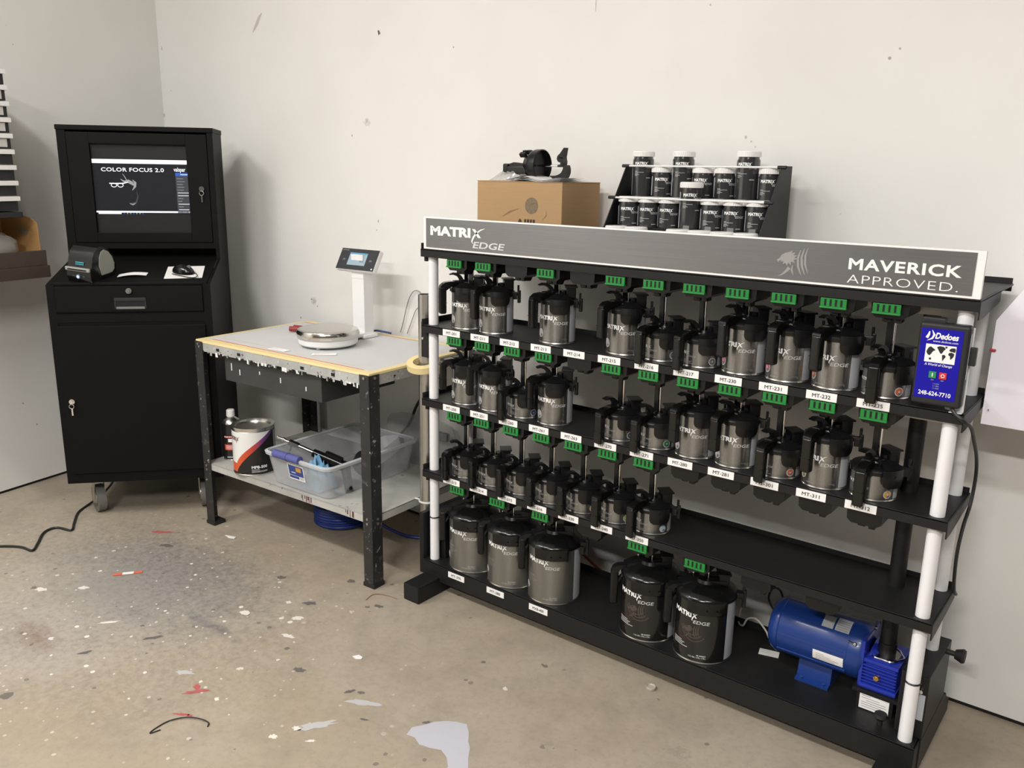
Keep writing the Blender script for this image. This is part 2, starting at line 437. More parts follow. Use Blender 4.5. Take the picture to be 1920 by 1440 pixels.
def ribbon(cl, ws):
    """strip along a centre line"""
    V = []; n = len(cl)
    for i in range(n):
        a = Vector(cl[max(0, i-1)]); b = Vector(cl[min(n-1, i+1)]); d = (b-a).normalized(); p = Vector((-d.y, d.x))
        V += [tuple(Vector(cl[i])+p*ws[i]/2), tuple(Vector(cl[i])-p*ws[i]/2)]
    return V, [(2*i, 2*i+1, 2*i+3, 2*i+2) for i in range(n-1)]
def spl(P, n=4):
    Q = []
    for i in range(len(P)-1):
        a, b, c, d = P[max(0, i-1)], P[i], P[i+1], P[min(len(P)-1, i+2)]
        for j in range(n):
            t = j/n; Q.append(tuple(.5*(2*b[q]+(c[q]-a[q])*t+(2*a[q]-5*b[q]+4*c[q]-d[q])*t*t+(3*b[q]-a[q]-3*c[q]+d[q])*t**3) for q in range(2)))
    return Q+[P[-1]]
def spl1(W): return [w[0] for w in spl([(w, 0) for w in W])]
def rect(x0, x1, y0, y1): return poly([(x0, y0), (x1, y0), (x1, y1), (x0, y1)])
def disc(cx, cy, rx, ry=None, n=20): return poly([(cx+rx*math.cos(2*PI*i/n), cy+(ry or rx)*math.sin(2*PI*i/n)) for i in range(n)])
# paint-maker wordmark: width 1 for the six letters, cap height 1 given separately
def wordmark(cap):
    """big letters + swoosh + slanted second word; unit width"""
    a = fit(text('MATRI', .05), .80, cap)
    xb = poly([(.83, cap), (.885, cap), (1.0, 0), (.945, 0)])
    sw = ribbon([(1.07, cap*1.12), (.99, cap*.92), (.91, cap*.52), (.855, cap*.02), (.825, -cap*.48), (.845, -cap*.74)], [cap*.03, cap*.15, cap*.22, cap*.25, cap*.2, cap*.06])
    big = joined(a, xb, sw)
    e = moved(fit(text('EDGE', .014, .18), .60, cap*.72), .87, -cap*1.22)
    return big, e
def wrap(r, phi0, z0, zero=0):
    """2D (x=arc length, y=height) to the outside of a cylinder, angle 0 looks to -Y, growing toward +X"""
    def fn(x, y):
        t = phi0+x/r; return (r*math.sin(t), -r*math.cos(t), z0+y)
    return fn
def onY(y, x0=0, z0=0): return lambda x, z: (x0+x, y, z0+z)
def onZ(z, x0=0, y0=0): return lambda x, y: (x0+x, y0+y, z)
def fine(shape, step):
    """split long faces in x so that they can wrap"""
    V, F = shape; nv, nf = list(V), []
    for f in F:
        xs = [V[i][0] for i in f]; lo, hi = min(xs), max(xs)
        if len(f) == 4 and hi-lo > step:
            n = int((hi-lo)/step)+1; ys = [V[i][1] for i in f]; y0, y1 = min(ys), max(ys); k = len(nv)
            for i in range(n+1): nv += [(lo+(hi-lo)*i/n, y0), (lo+(hi-lo)*i/n, y1)]
            nf += [(k+2*i, k+2*i+2, k+2*i+3, k+2*i+1) for i in range(n)]
        else: nf.append(f)
    return nv, nf

# ================================================================== the room
YB = .468                                  # back wall
TH = math.radians(9.6)                     # the left wall is a little out of square
CX = -2.268
Nl = Vector((math.cos(TH), math.sin(TH), 0)); Ul = Vector((-math.sin(TH), math.cos(TH), 0)); Ol = Vector((CX, YB, 0))
def lw(d, s, z): return tuple(Ol+Nl*d+Ul*s+Vector((0, 0, z)))
LWM = Matrix.Translation(Ol) @ Matrix.Rotation(TH, 4, 'Z')       # local x = out of the left wall, y = along it
H = 3.45
wb = MB().box(CX, 4.6, YB, YB+.1, .012, H)
def mark(x, z, rx, rz, rot, mi, seed):
    g = random.Random(seed); P = []
    for i in range(11):
        t = 2*PI*i/11; k = 1+g.uniform(-.4, .3); a, b = rx*k*math.cos(t), rz*k*math.sin(t)
        P.append((x+a*math.cos(rot)-b*math.sin(rot), YB-.0006, z+a*math.sin(rot)+b*math.cos(rot)))
    wb.add(P, [tuple(range(11))], mi)
for k, a in enumerate(((-1.147, 0.878, 0.004, 0.003, 0, 1), (-1.107, 0.850, 0.003, 0.003, 0, 1), (-1.230, 0.784, 0.002, 0.006, 0, 1), (-0.670, 1.983, 0.007, 0.01, 0.3, 1), (-1.443, 2.092, 0.055, 0.01, 0.8, 2), (0.888, 1.571, 0.004, 0.004, 0, 2), (0.906, 1.559, 0.003, 0.003, 0, 2), (0.920, 1.543, 0.003, 0.003, 0, 2), (-0.695, 1.252, 0.002, 0.007, 0, 1), (-0.706, 1.214, 0.002, 0.003, 0, 1), (-0.842, 1.595, 0.002, 0.005, 0, 1), (0.342, 1.988, 0.002, 0.02, 0, 2), (-0.771, 0.837, 0.003, 0.003, 0, 1), (-2.238, 2.030, 0.006, 0.01, 0, 2), (-2.266, 1.711, 0.014, 0.009, -0.4, 2), (-2.185, 1.829, 0.003, 0.003, 0, 2))): mark(*a, k)
struct('wall_back', wb, [M['wall'], M['mark'], M['smear']], 0)
mb = MB().box(-.1, 0, -6.2, .02, .012, H, T=LWM); struct('wall_left', mb, M['wall'])
struct('ceiling', MB().box(-4, 4.6, -6.4, YB+.1, H, H+.1), M['white'])
struct('shadow_gap_back', MB().box(CX, 4.6, YB+.004, YB+.1, 0, .0125), M['darkgap'])  # dark-coloured strip standing in for the shadow gap under the back wall
struct('shadow_gap_left', MB().box(-.1, -.004, -6.2, .02, 0, .0125, T=LWM), M['darkgap'])  # same for the left wall: gap shade put into the strip's colour
fl = MB().box(-4, 4.6, -6.4, YB+.1, -.1, 0)
def blotch(pts, mi, z=.0006):
    fl.add([(x, y, z) for x, y in pts], [tuple(range(len(pts)))], mi)
def splash(cx, cy, rx, ry, rot, mi, seed, n=18, jit=.35, z=.0006):
    g = random.Random(seed); P = []
    for i in range(n):
        t = 2*PI*i/n; k = 1+g.uniform(-jit, jit); a, b = rx*k*math.cos(t), ry*k*math.sin(t)
        P.append((cx+a*math.cos(rot)-b*math.sin(rot), cy+a*math.sin(rot)+b*math.cos(rot)))
    blotch(P, mi, z)
blotch([(.545, -.632), (.535, -.60), (.553, -.573), (.565, -.545), (.59, -.52), (.61, -.508), (.64, -.497), (.668, -.52), (.69, -.548), (.712, -.566), (.735, -.60), (.77, -.64), (.80, -.69), (.77, -.70), (.73, -.68), (.715, -.655), (.69, -.632), (.66, -.62), (.63, -.633), (.60, -.64), (.57, -.627)], 1)
for i, (x, y, rx, ry, rot, mi) in enumerate([(.35, -.61, .045, .012, .5, 2), (.33, -.76, .05, .015, 1.0, 2), (.02, -.86, .008, .006, 0, 4),
        (-.055, -.875, .035, .008, .9, 3), (-.075, -.862, .012, .012, .3, 3), (.008, -.962, .022, .005, .5, 3), (.03, -.952, .008, .008, .5, 3), (-.17, -.845, .03, .012, .6, 2),
        (-1.15, -.34, .05, .012, .6, 3), (-.45, -.28, .02, .012, .4, 5), (-1.02, -.40, .03, .012, .4, 5), (-.22, -.34, .022, .012, .7, 5), (-.02, -.20, .016, .01, .3, 5),
        (-.50, -.98, .022, .008, 1.1, 5), (-.42, -.80, .03, .008, 1.0, 5),
        (-.10, -.52, .02, .010, .3, 4), (-.17, -.43, .022, .012, .8, 4), (-.28, -.38, .010, .008, 0, 4), (-.62, -.84, .035, .006, .9, 4), (-.92, -.78, .02, .012, .6, 4), (-1.02, -.88, .02, .012, .4, 4),
        (.41, -.66, .014, .004, .4, 5), (.55, -.56, .012, .005, .9, 5), (.28, -.60, .016, .007, 1.1, 5), (.31, -.58, .010, .006, .4, 5), (.08, -.62, .020, .010, .3, 5), (.28, -.86, .012, .008, .4, 4), (.30, -.80, .012, .009, .2, 4), (.37, -.81, .012, .006, .9, 4)]):
    splash(x, y, rx, ry, rot, mi, i)
flo = struct('floor', fl, [M['floor'], M['lavpaint'], M['lavfaint'], M['redspot'], M['palepaint'], M['darkpaint'], M['rust']], smooth=0)

# ================================================================== mixing rack
L, D = 1.648, .24
ZT, ZS, ZB = 1.212, (.961, .707, .450), .113
rack = thing('paint_mixing_rack', 'long black paint mixing rack with white posts, four tiers and a grey header sign', 'rack')
def shelf(z, name, deep=None):
    m = MB()
    y1 = deep or D
    m.box(0, L, .0, y1, z-.006, z, b=.002)                          # deck
    m.box(0, L, 0, .003, z-.026, z, b=.001)                          # front lip
    m.box(0, .003, .003, y1, z-.026, z+.018)                         # left end
    m.prism([(.003, z-.044), (.003, z), (D, z+.0), (D, z-.028), (.05, z-.044)], L-.003, L, 'x')    # right end plate
    m.box(.003, L-.003, y1-.003, y1, z-.02, z+.013)                  # rear lip
    m.box(.004, .016, .012, .05, z-.042, z-.006, b=.002)
    return m.obj(name, M['powder'], rack)
tray = shelf(ZT, 'top_tray', .405)
TAGS = [['MT-201', 'MT-211', 'MT-212', 'MT-213', 'MT-214', 'MT-215', 'MT-216', 'MT-217', 'MT-230', 'MT-231', 'MT-232', 'MT-235'],
        ['MT-250', 'MT-251', 'MT-260', 'MT-261', 'MT-263', 'MT-270', 'MT-271', 'MT-280', 'MT-281', 'MT-301', 'MT-311', 'MT-312'],
        ['MT-313', 'MT-314', 'MT-315', 'MT-316', 'MT-330', 'MT-340', 'MT-350']]
def shelf_tag(s, x, z, parent, w=.074):
    m = MB(); m.box(x-w/2, x+w/2, -.0012, 0, z-.0105, z+.0105)
    tx = fit(text(s, .012), w*.60, .0088)
    m.flat(tx, onY(-.0017, x-w*.30, z-.0046), 1)
    return m.obj('shelf_tag', [M['label'], M['ink']], parent, smooth=0)
for k, z in enumerate(ZS):
    sh = shelf(z, 'shelf')
    for i, s in enumerate(TAGS[k]): shelf_tag(s, .136+.12*i, z-.0135, sh)
# posts, rails, sockets
for x in (.03, L-.03):
    for y in (.029, .208):
        m = MB()
        for a, b in ((ZB if y < .1 else .283, ZS[2]-.0065), (ZS[2], ZS[1]-.0065), (ZS[1], ZS[0]-.0065), (ZS[0], ZT-.0065)):
            m.cyl((x, y, a), (x, y, b), .0165, n=32)
        m.obj('post', M['pvc'], rack)
for z in (ZT, *ZS):
    MB().box(.05, L-.05, .113, .119, z-.058, z-.0065).obj('support_rail', M['alu'], rack)
XC = [.147+.1195*i for i in range(12)]
def socket_mb():
    m = MB()
    m.prism([(-.040, 0), (.046, 0), (.044, -.046), (.032, -.055), (-.026, -.055), (-.037, -.046)], .010, .112, 'y')
    m.box(-.0415, -.035, .03, .10, -.042, -.004)
    m.cyl((0, .070, -.053), (0, .070, -.070), .020, .013, n=18)
    m.box(.012, .028, .020, .05, -.066, -.054, b=.003); m.box(-.018, .004, .030, .05, -.068, -.054, b=.005)
    return m
SOCK = socket_mb().mesh('drive_socket', M['plastic'])
for z in (ZT, ZS[0], ZS[1]):
    for x in XC: put('drive_socket', SOCK, rack, (x, 0, z-.0065))
XG = [.16, .335, .509, .685, .86, 1.036, 1.21]
for x in XG+[1.385]: put('drive_socket', SOCK, rack, (x, 0, ZS[2]-.0065))
# base
m = MB(); m.box(0, L, 0, .30, ZB-.006, ZB, b=.002); m.box(0, L, 0, .004, .045, ZB, b=.0015); m.box(0, .004, .004, .30, .045, ZB); m.box(L-.004, L, .004, .30, .045, ZB)
m.box(.004, L-.004, .296, .30, .045, ZB+.02)
base = m.obj('base_platform', M['powder'], rack)
for i, (s, x) in enumerate((('MT-370', .158), ('MT-380', .333), ('MXB-400', .512))): shelf_tag(s, x, ZB-.022, base)
m = MB(); m.box(.006, .078, -.107, .40, 0, .063, b=.004); m.obj('foot', M['powder'], rack)
m = MB(); m.box(L-.078, L-.006, -.107, .40, 0, .063, b=.004); m.obj('foot', M['powder'], rack)
m = MB(); m.box(-.003, .062, .049, .29, ZB, .283, b=.003); m.box(-.022, -.003, .004, .29, ZB-.06, .283, b=.003); m.obj('end_bracket', M['powder'], rack)
m = MB(); m.box(L-.062, L+.003, .049, .288, ZB, .283, b=.003); m.prism([(.049, ZB-.001), (.302, ZB-.001), (.385, .058), (.385, .02), (.049, .02)], L, L+.003, 'x')
br = m.obj('end_bracket', M['powder'], rack)
MB().box(L-.018, L-.001, .0482, .0492, .165, .235).obj('bracket_sticker', M['strip'], br, 0)
m = MB(); m.cyl((L-.012, .049, .246), (L-.012, .040, .246), .005, n=12); m.obj('bracket_bolt', M['chrome'], br)
for x in (.03, L-.03):
    a = x-.0175
    MB().tube([(x+.0178*math.cos(t), .029+.0178*math.sin(t), .274) for t in [2*PI*k/16 for k in range(16)]], .0022, 6, sub=1, closed=True).obj('post_strap', M['plastic'], rack)
m = MB(); m.cyl((L+.003, .235, .272), (L+.022, .235, .272), .007, n=16); m.cyl((L+.022, .235, .272), (L+.040, .235, .272), .012, .019, n=20); m.cyl((L+.040, .235, .272), (L+.046, .235, .272), .019, .016, n=20)
m.obj('clamp_knob', M['rubber'], rack)
m = MB(); m.cyl((1.525, .155, .287), (1.525, .155, ZT-.0065), .020, n=28); m.obj('drive_post', M['powder'], rack)
# header sign
sx0, sx1, sz0, sz1 = .014, 1.645, 1.213, 1.315
m = MB(); m.box(sx0, sx1, .001, .013, sz0, sz1, b=.001); sign = m.obj('header_sign', M['signwhite'], rack)
m = MB(); m.box(.026, 1.628, -.0004, .001, sz0+.006, sz1-.004); m.obj('sign_face', M['sign'], sign, smooth=0)
big, e = wordmark(.026/.213)
s = .213; sc = lambda sh: ([(x*s, y*s) for x, y in sh[0]], sh[1])
m = MB(); m.flat(sc(big), onY(-.0010, .046, 1.2605)); m.flat(sc(e), onY(-.0010, .040, 1.2605), 1)
m.obj('sign_lettering', [M['textwhite'], mat('pale_grey_print', (.66, .66, .66), .5)], sign, smooth=0)
m = MB()
m.flat(fit(text('MAVERICK', .028, 0, 3, 1.1), .238, .0235), onY(-.0010, 1.366, 1.2565))
m.flat(fit(text('APPROVED.', -.012, 0, 3, 1.1), .234, .0195), onY(-.0010, 1.366, 1.2245))
m.obj('sign_lettering', M['textwhite'], sign, smooth=0)
def emblem():
    """stylised crested bird head looking left, with trailing feather strokes; unit size"""
    head = poly([(0, .60), (.10, .66), (.17, .78), (.30, .86), (.45, .90), (.62, .97), (.56, .88), (.72, .90), (.64, .80), (.80, .80), (.68, .71), (.82, .68), (.66, .62), (.72, .52), (.56, .56), (.58, .42), (.46, .52), (.42, .40), (.34, .50), (.24, .44), (.28, .54), (.16, .54), (.20, .60), (.10, .56), (.06, .50)])
    st = [ribbon([(.52, .34), (.40, .20), (.26, .08), (.10, .0)], [.14, .10, .06, .01]),
          ribbon([(.90, 1.0), (.82, .70), (.86, .40), (1.0, .10)], [.03, .09, .09, .02]), ribbon([(1.04, 1.05), (.96, .74), (1.0, .44), (1.14, .12)], [.03, .08, .09, .02]),
          ribbon([(1.18, 1.1), (1.10, .8), (1.12, .5), (1.26, .18)], [.02, .07, .08, .02]), ribbon([(.64, .44), (.62, .26), (.70, .08)], [.05, .08, .02])]
    return joined(head, *st)
m = MB(); m.flat(([(x*.062, y*.066) for x, y in emblem()[0]], emblem()[1]), onY(-.0010, 1.196, 1.2255)); m.obj('sign_emblem', mat('faint_grey_print', (.33, .325, .325), .5, .3), sign, smooth=0)

# ================================================================== cans
def can_body(r, h, kind):
    m = MB()
    prof = [(0, .002), (r-.003, .002), (r+.0005, 0), (r+.0012, .0015), (r+.0005, .004), (r, .005), (r, h-.005), (r+.0007, h-.004), (r+.001, h-.0015), (r-.002, h), (r-.006, h-.003), (0, h-.003)]
    mis = [1, 1, 1, 1, 1, 0, 1, 1, 1, 1, 1]
    m.lathe(prof, 56, mis=mis); return m
def rows_of_lines(x0, ys, ws, h): return [rect(x0, x0+w, y, y+h) for y, w in zip(ys, ws)]
def can_print(r, h, kind):
    """wrapped print; angle 0 = the side turned to the aisle. mats: 0 white, 1 silver, 2 strip, 3 dim, 4 brown, 5 dark red"""
    m = MB(); R1 = r+.0004; A = math.radians
    def at(deg, z): return wrap(R1, A(deg), z)
    S = lambda sh, k: ([(x*k, y*k) for x, y in sh[0]], sh[1])
    st = .006
    if kind == 'quart':
        wid = A(77)*R1; b, e = wordmark(.0112/wid)
        m.flat(S(b, wid), at(-79, .0735)); m.flat(S(e, wid), at(-79, .0735), 1)
        m.flat(fine(rect(0, A(62)*R1, .006, h-.006), st), at(40, 0), 2)
        for q in rows_of_lines(A(-78)*R1, (.058, .054, .050, .046), (.012, .016, .016, .011), .0014): m.flat(fine(q, st), at(0, 0), 3)
        for t, w, z, dg, k in (('NET CONTENTS', .014, .0145, 14, 3), ('1 QT', .006, .0115, 24, 3), ('FORMULATED MIXING COLOR', .026, .0105, -50, 1)):
            m.flat(fit(text(t, 0, 0, 2), w, .0024), at(dg, z), k)
    elif kind == 'small':
        wid = A(48)*R1; b, e = wordmark(.0065/wid)
        m.flat(S(b, wid), at(-84, .036), 1); m.flat(S(e, wid), at(-84, .036), 3)
        m.flat(fine(rect(0, A(60)*R1, .006, h-.006), st), at(52, 0), 2)
        for q in rows_of_lines(A(-60)*R1, (.0105, .0135, .0165, .0195), (.040, .030, .034, .022), .0009): m.flat(fine(q, st), at(0, 0), 3)
    else:
        wid = A(55)*R1; b, e = wordmark(.0135/wid)
        m.flat(S(b, wid), at(-69, .138)); m.flat(S(e, wid), at(-69, .138), 1)
        m.flat(fine(rect(0, A(62)*R1, .008, h-.008), st*1.4), at(47, 0), 2)
        m.flat(fit(text('1 U.S. GAL / 3.78 L / 3.78 L', 0, 0, 2), .050, .0042), at(-26, .016), 0 if kind == 'black' else 1)
        m.flat(fit(text('NET CONTENTS', .01, 0, 2), .026, .0036), at(-10, .0225), 0 if kind == 'black' else 1)
        if kind == 'black':
            em = emblem(); m.flat(([(x*.045, y*.045) for x, y in em[0]], em[1]), at(-44, .070), 4)
            for j in range(3):
                c = [(.045*math.cos(t)+.018, .045*math.sin(t)*1.3) for t in [A(200+8*i) for i in range(15)]]
                m.flat(ribbon([(x*(1-.16*j), y*(1-.16*j)) for x, y in c], [.003]*15), at(-30, .125), 4)
            m.flat(fine(rect(0, A(52)*R1, 0, .0010), st), at(-66, .066), 5)
            for q in rows_of_lines(0, (.056, .051, .046, .041), (.036, .046, .040, .056), .0020): m.flat(fine(q, st), at(-68, 0), 1)
        else:
            m.flat(fine(rect(0, .034, 0, .0009), st), at(-72, .088), 1)
            for q in rows_of_lines(0, (.080, .074, .068), (.03, .05, .04), .0009): m.flat(fine(q, st), at(-74, 0), 3)
    return m
def dot_mesh(r, kind):
    m = MB(); R1 = r+.0008; A = math.radians
    dg, z, rad = {'quart': (-64, .031, .0135), 'small': (33, .019, .0105), 'gallon': (-76, .045, .012)}[kind]
    m.flat(disc(0, 0, rad), wrap(R1, A(dg), z), 0); m.flat(disc(0, 0, rad*.80), wrap(R1+.0002, A(dg), z), 1)
    m.flat(poly([(0, 0)]+[(rad*.8*math.cos(t), rad*.8*math.sin(t)) for t in [A(-95+10*i) for i in range(8)]]), wrap(R1+.0004, A(dg), z), 2)
    m.flat(disc(0, 0, rad*.24), wrap(R1+.0006, A(dg), z), 0)
    return m
AISLE = (1.98, -2.04)                      # people reach the rack from here, so print faces this way
QR, QH, SH_, GR, GH = .054, .124, .070, .084, .192
BODY = {'quart': can_body(QR, QH, 'q').mesh('can_body', [M['gun'], M['tin']]), 'small': can_body(QR, SH_, 's').mesh('can_body', [M['gun'], M['tin']]),
        'gallon': can_body(GR, GH, 'g').mesh('can_body', [M['gungal'], M['tin']]), 'black': can_body(GR, GH, 'g').mesh('can_body', [M['blackcan'], M['tin']])}
PM = [M['textwhite'], M['textgrey'], M['strip'], M['textdim'], M['brownprint'], M['redline']]
def pick(m, mi):
    # faces of one material, taken out of m
    o = MB(); keep = [i for i, q in enumerate(m.m) if q != mi]
    for i, q in enumerate(m.m):
        if q == mi: o.add([m.v[j] for j in m.f[i]], [tuple(range(len(m.f[i])))], 0)
    m.f, m.m = [m.f[i] for i in keep], [m.m[i] for i in keep]
    used = sorted({j for f in m.f for j in f}); mp = {j: n for n, j in enumerate(used)}
    m.v = [m.v[j] for j in used]; m.f = [tuple(mp[j] for j in f) for f in m.f]
    return o
PRINT, SIDE = {}, {}
for k in BODY:
    m = can_print(GR if k in ('gallon', 'black') else QR, {'quart': QH, 'small': SH_}.get(k, GH), k)
    SIDE[k] = pick(m, 2).mesh('side_label', M['strip'], 0); PRINT[k] = m.mesh('can_print', PM, 0)
# lid of the quart and half-size cans; z=0 is the can rim; spout looks to about +42 deg, handle to -Y
def lid_meshes():
    A = math.radians; d = {}
    m = MB(); r = .0585
    m.lathe([(r-.003, -.006), (r-.001, -.005), (r, .004), (r-.004, .010), (r-.014, .014), (.024, .017), (.020, .026), (0, .026)], 48)
    for a in range(0, 360, 30): m.box(-.004, .004, -r-.0018, -r+.003, -.006, .006, T=Matrix.Rotation(A(a+10), 4, 'Z'))
    m.box(-.020, .004, -.050, .036, .012, .030, b=.004); m.box(.0, .020, -.02, .034, .012, .024, b=.003)
    m.cyl((-.020, -.02, .028), (.012, -.02, .028), .007, n=14)
    d['lid'] = m.mesh('mixing_lid', M['plastic'])
    m = MB()                                         # grip
    m.box(-.0135, .0135, -.099, -.0758, -.076, .012, b=.006, seg=3)
    m.prism([(-.0975, .006), (-.095, .016), (-.082, .026), (-.060, .029), (-.040, .026), (-.040, .012), (-.060, .012), (-.0765, .0)], -.0115, .0115, 'x')
    m.box(-.0138, .0138, -.0994, -.0756, -.040, -.039)
    d['handle'] = m.mesh('handle', M['gloss'])
    m = MB()                                         # thumb lever, hooked like a beak
    c = [(-.020, .024), (-.027, .040), (-.036, .049), (-.050, .052), (-.062, .049)]; w = [.016, .013, .010, .006, .0025]
    V, F = ribbon(c, w)
    n = len(V); m.add([(-.010, y, z) for y, z in V]+[(.010, y, z) for y, z in V], F+[tuple(i+n for i in f) for f in F], 0)
    for i in range(len(c)-1):
        m.add([(x, *V[2*i+k+j]) for k in (0, 1) for x in (-.010, .010) for j in (0, 2)], [(0, 1, 3, 2), (4, 5, 7, 6)])
    m.add([(-.010, *V[0]), (.010, *V[0]), (.010, *V[1]), (-.010, *V[1])], [(0, 1, 2, 3)])
    d['thumb_lever'] = m.mesh('thumb_lever', M['plastic'])
    m = MB()                                         # pouring spout hanging over the can front
    n = 10; R0 = r+.0015; half = A(27)
    outer, inner = [], []
    rows = 9
    for j in range(rows):
        z = .012-.045*j/(rows-1)
        k = 1 if z > -.016 else math.sqrt(max(0, 1-((-.016-z)/.0172)**2))*.5+.5
        off = .0035+.006*(1-abs(j/(rows-1)-.45))
        outer.append([((R0+off*math.cos(half*k*t/ n*1.2))*math.sin(half*k*t/n), -(R0+off*math.cos(half*k*t/n*1.2))*math.cos(half*k*t/n), z) for t in range(-n, n+1)])
    V = [p for row in outer for p in row]; w = 2*n+1
    V2 = [(x*.955, y*.955, z) for x, y, z in V]; N = len(V)
    F = [(j*w+i, j*w+i+1, (j+1)*w+i+1, (j+1)*w+i) for j in range(rows-1) for i in range(w-1)]
    F2 = [tuple(N+q for q in f) for f in F]
    E_ = [(i, i+1, N+i+1, N+i) for i in range(w-1)]+[((rows-1)*w+i, (rows-1)*w+i+1, N+(rows-1)*w+i+1, N+(rows-1)*w+i) for i in range(w-1)]
    E_ += [(j*w+c2, (j+1)*w+c2, N+(j+1)*w+c2, N+j*w+c2) for j in range(rows-1) for c2 in (0, w-1)]
    m.add(V+V2, F+F2+E_)
    m.lathe([(R0-.006, .014), (R0+.006, .013), (R0-.010, .022), (.026, .026)], 12, a0=-half, a1=half)
    m.cyl((0, -R0-.006, -.004), (0, -R0-.0105, -.004), .0032, n=10)
    d['pouring_spout'] = m.mesh('pouring_spout', M['plastic'])
    m = MB()                                         # latch with an upright peg
    m.box(-.008, .008, -.078, -.054, -.004, .008, b=.002); m.box(-.0045, .0045, -.082, -.072, -.026, .014, b=.002)
    m.cyl((0, -.074, .010), (0, -.074, .030), .0035, n=10); m.box(-.0135, -.008, -.074, -.060, -.014, .006, b=.001)
    d['latch'] = m.mesh('latch', M['plastic'])
    m = MB()                                         # slide block at the back
    m.box(-.020, .022, -.052, -.022, .010, .044, b=.003); m.box(-.024, .026, -.056, -.018, .042, .047, b=.0015); m.box(-.014, .0, -.020, -.008, .014, .034, b=.002)
    d['slide_block'] = m.mesh('slide_block', M['plastic'])
    m = MB(); m.cyl((0, 0, .020), (0, 0, .033), .0025, .0032, n=10); m.sphere((0, 0, .034), .0036, .0036, .0036, n=10)
    d['pivot_pin'] = m.mesh('pivot_pin', M['chrome'])
    return d
LID = lid_meshes()
def gallon_lid():
    A = math.radians; d = {}; r = .089
    m = MB()
    m.lathe([(r-.003, -.008), (r-.001, -.007), (r, .002), (r-.006, .010), (r-.024, .020), (.045, .027), (.034, .029), (.030, .038), (0, .038)], 56)
    m.prism([(-.078, .010), (.045, .012), (.045, .042), (-.03, .040), (-.078, .020)], -.030, .004, 'x'); m.box(.004, .030, .0, .055, .022, .040, b=.004)
    d['lid'] = m.mesh('mixing_lid', M['plastic'])
    m = MB()
    m.box(-.013, .013, -.119, -.096, -.105, .004, b=.007, seg=3); m.prism([(-.118, -.002), (-.113, .012), (-.100, .020), (-.076, .022), (-.072, .008), (-.092, .008), (-.098, -.004)], -.012, .012, 'x')
    m.prism([(-.098, -.040), (-.088, -.024), (-.086, -.012), (-.098, -.026)], -.007, .007, 'x')
    d['handle'] = m.mesh('handle', M['plastic'])
    m = MB(); half = A(34)
    m.lathe([(r+.003, -.037), (r+.007, -.034), (r+.009, .0), (r+.003, .011), (r-.016, .024), (.05, .030)], 18, a0=-half, a1=half)
    m.lathe([(r+.001, -.037), (r+.006, -.0)], 18, a0=-half, a1=half)
    for s_ in (-1, 1):
        t = half*s_; c, s2 = math.cos(t), math.sin(t)
        m.add([((r+q)*s2, -(r+q)*c, z) for q, z in ((-.002, -.037), (.007, -.034), (.009, 0), (.003, .011), (-.016, .024), (-.03, .024))], [(0, 1, 2, 3, 4, 5)])
    m.cyl((.0, -r-.008, -.022), (0, -r-.0125, -.022), .003, n=10); m.cyl((.03, -r-.004, -.022), (.03, -r-.0085, -.022), .003, n=10)
    d['pouring_spout'] = m.mesh('pouring_spout', M['gloss'])
    m = MB(); m.box(-.012, .012, -.106, -.084, -.012, .010, b=.002); m.box(-.006, .006, -.112, -.102, -.036, .018, b=.002); m.box(-.003, .003, -.108, -.1, .01, .034, b=.001); m.box(-.018, -.010, -.102, -.088, -.03, -.004, b=.001)
    d['latch'] = m.mesh('latch', M['plastic'])
    m = MB(); m.box(-.024, .024, -.060, -.030, .018, .058, b=.003); m.box(-.028, .028, -.064, -.026, .054, .060, b=.0015)
    d['slide_block'] = m.mesh('slide_block', M['plastic'])
    m = MB(); m.cyl((0, 0, .03), (0, 0, .044), .0028, n=10); m.sphere((0, 0, .045), .0042, .0042, .0042, n=10)
    d['pivot_pin'] = m.mesh('pivot_pin', M['chrome'])
    return d
GLID = gallon_lid()
def clip_mesh():
    m = MB(); m.box(-.0305, .0305, -.004, .002, -.019, .0015, b=.0012)
    m.box(-.0315, .0315, -.007, .004, -.023, -.0185, b=.0015)
    for i in range(4): m.box(-.021+.0125*i, -.0165+.0125*i, -.0049, -.003, -.0165, -.001, 1)
    return m.mesh('green_clip', [M['green'], M['darkgap']])
CLIP = clip_mesh()
SHAFT = {}
def shaft(gap):
    k = round(gap, 4)
    if k not in SHAFT:
        m = MB(); m.box(-.013, .0005, -.006, .006, .012, gap-.062, b=.0015); m.box(-.016, .006, -.010, .008, .012, .024, b=.002)
        c = MB(); c.cyl((.006, -.005, .018), (.006, -.005, gap-.062), .0026, n=12)
        SHAFT[k] = m.mesh('drive_shaft', M['plastic']), c.mesh('steel_rod', M['chrome'])
    return SHAFT[k]
DOTM = {}
def dot(kind, colr):
    k = 'quart' if kind == 'quart' else 'small' if kind == 'small' else 'gallon'
    if (k, colr) not in DOTM: DOTM[k, colr] = dot_mesh(QR if k != 'gallon' else GR, k).mesh('colour_dot', [DOTS['white'], DOTS[colr], DOTS['teal'] if colr in ('green',) else DOTS['grey']], 0)
    return DOTM[k, colr]
ORD = ['leftmost', 'second', 'third', 'fourth', 'fifth', 'sixth', 'seventh', 'eighth', 'ninth', 'tenth', 'eleventh', 'twelfth']
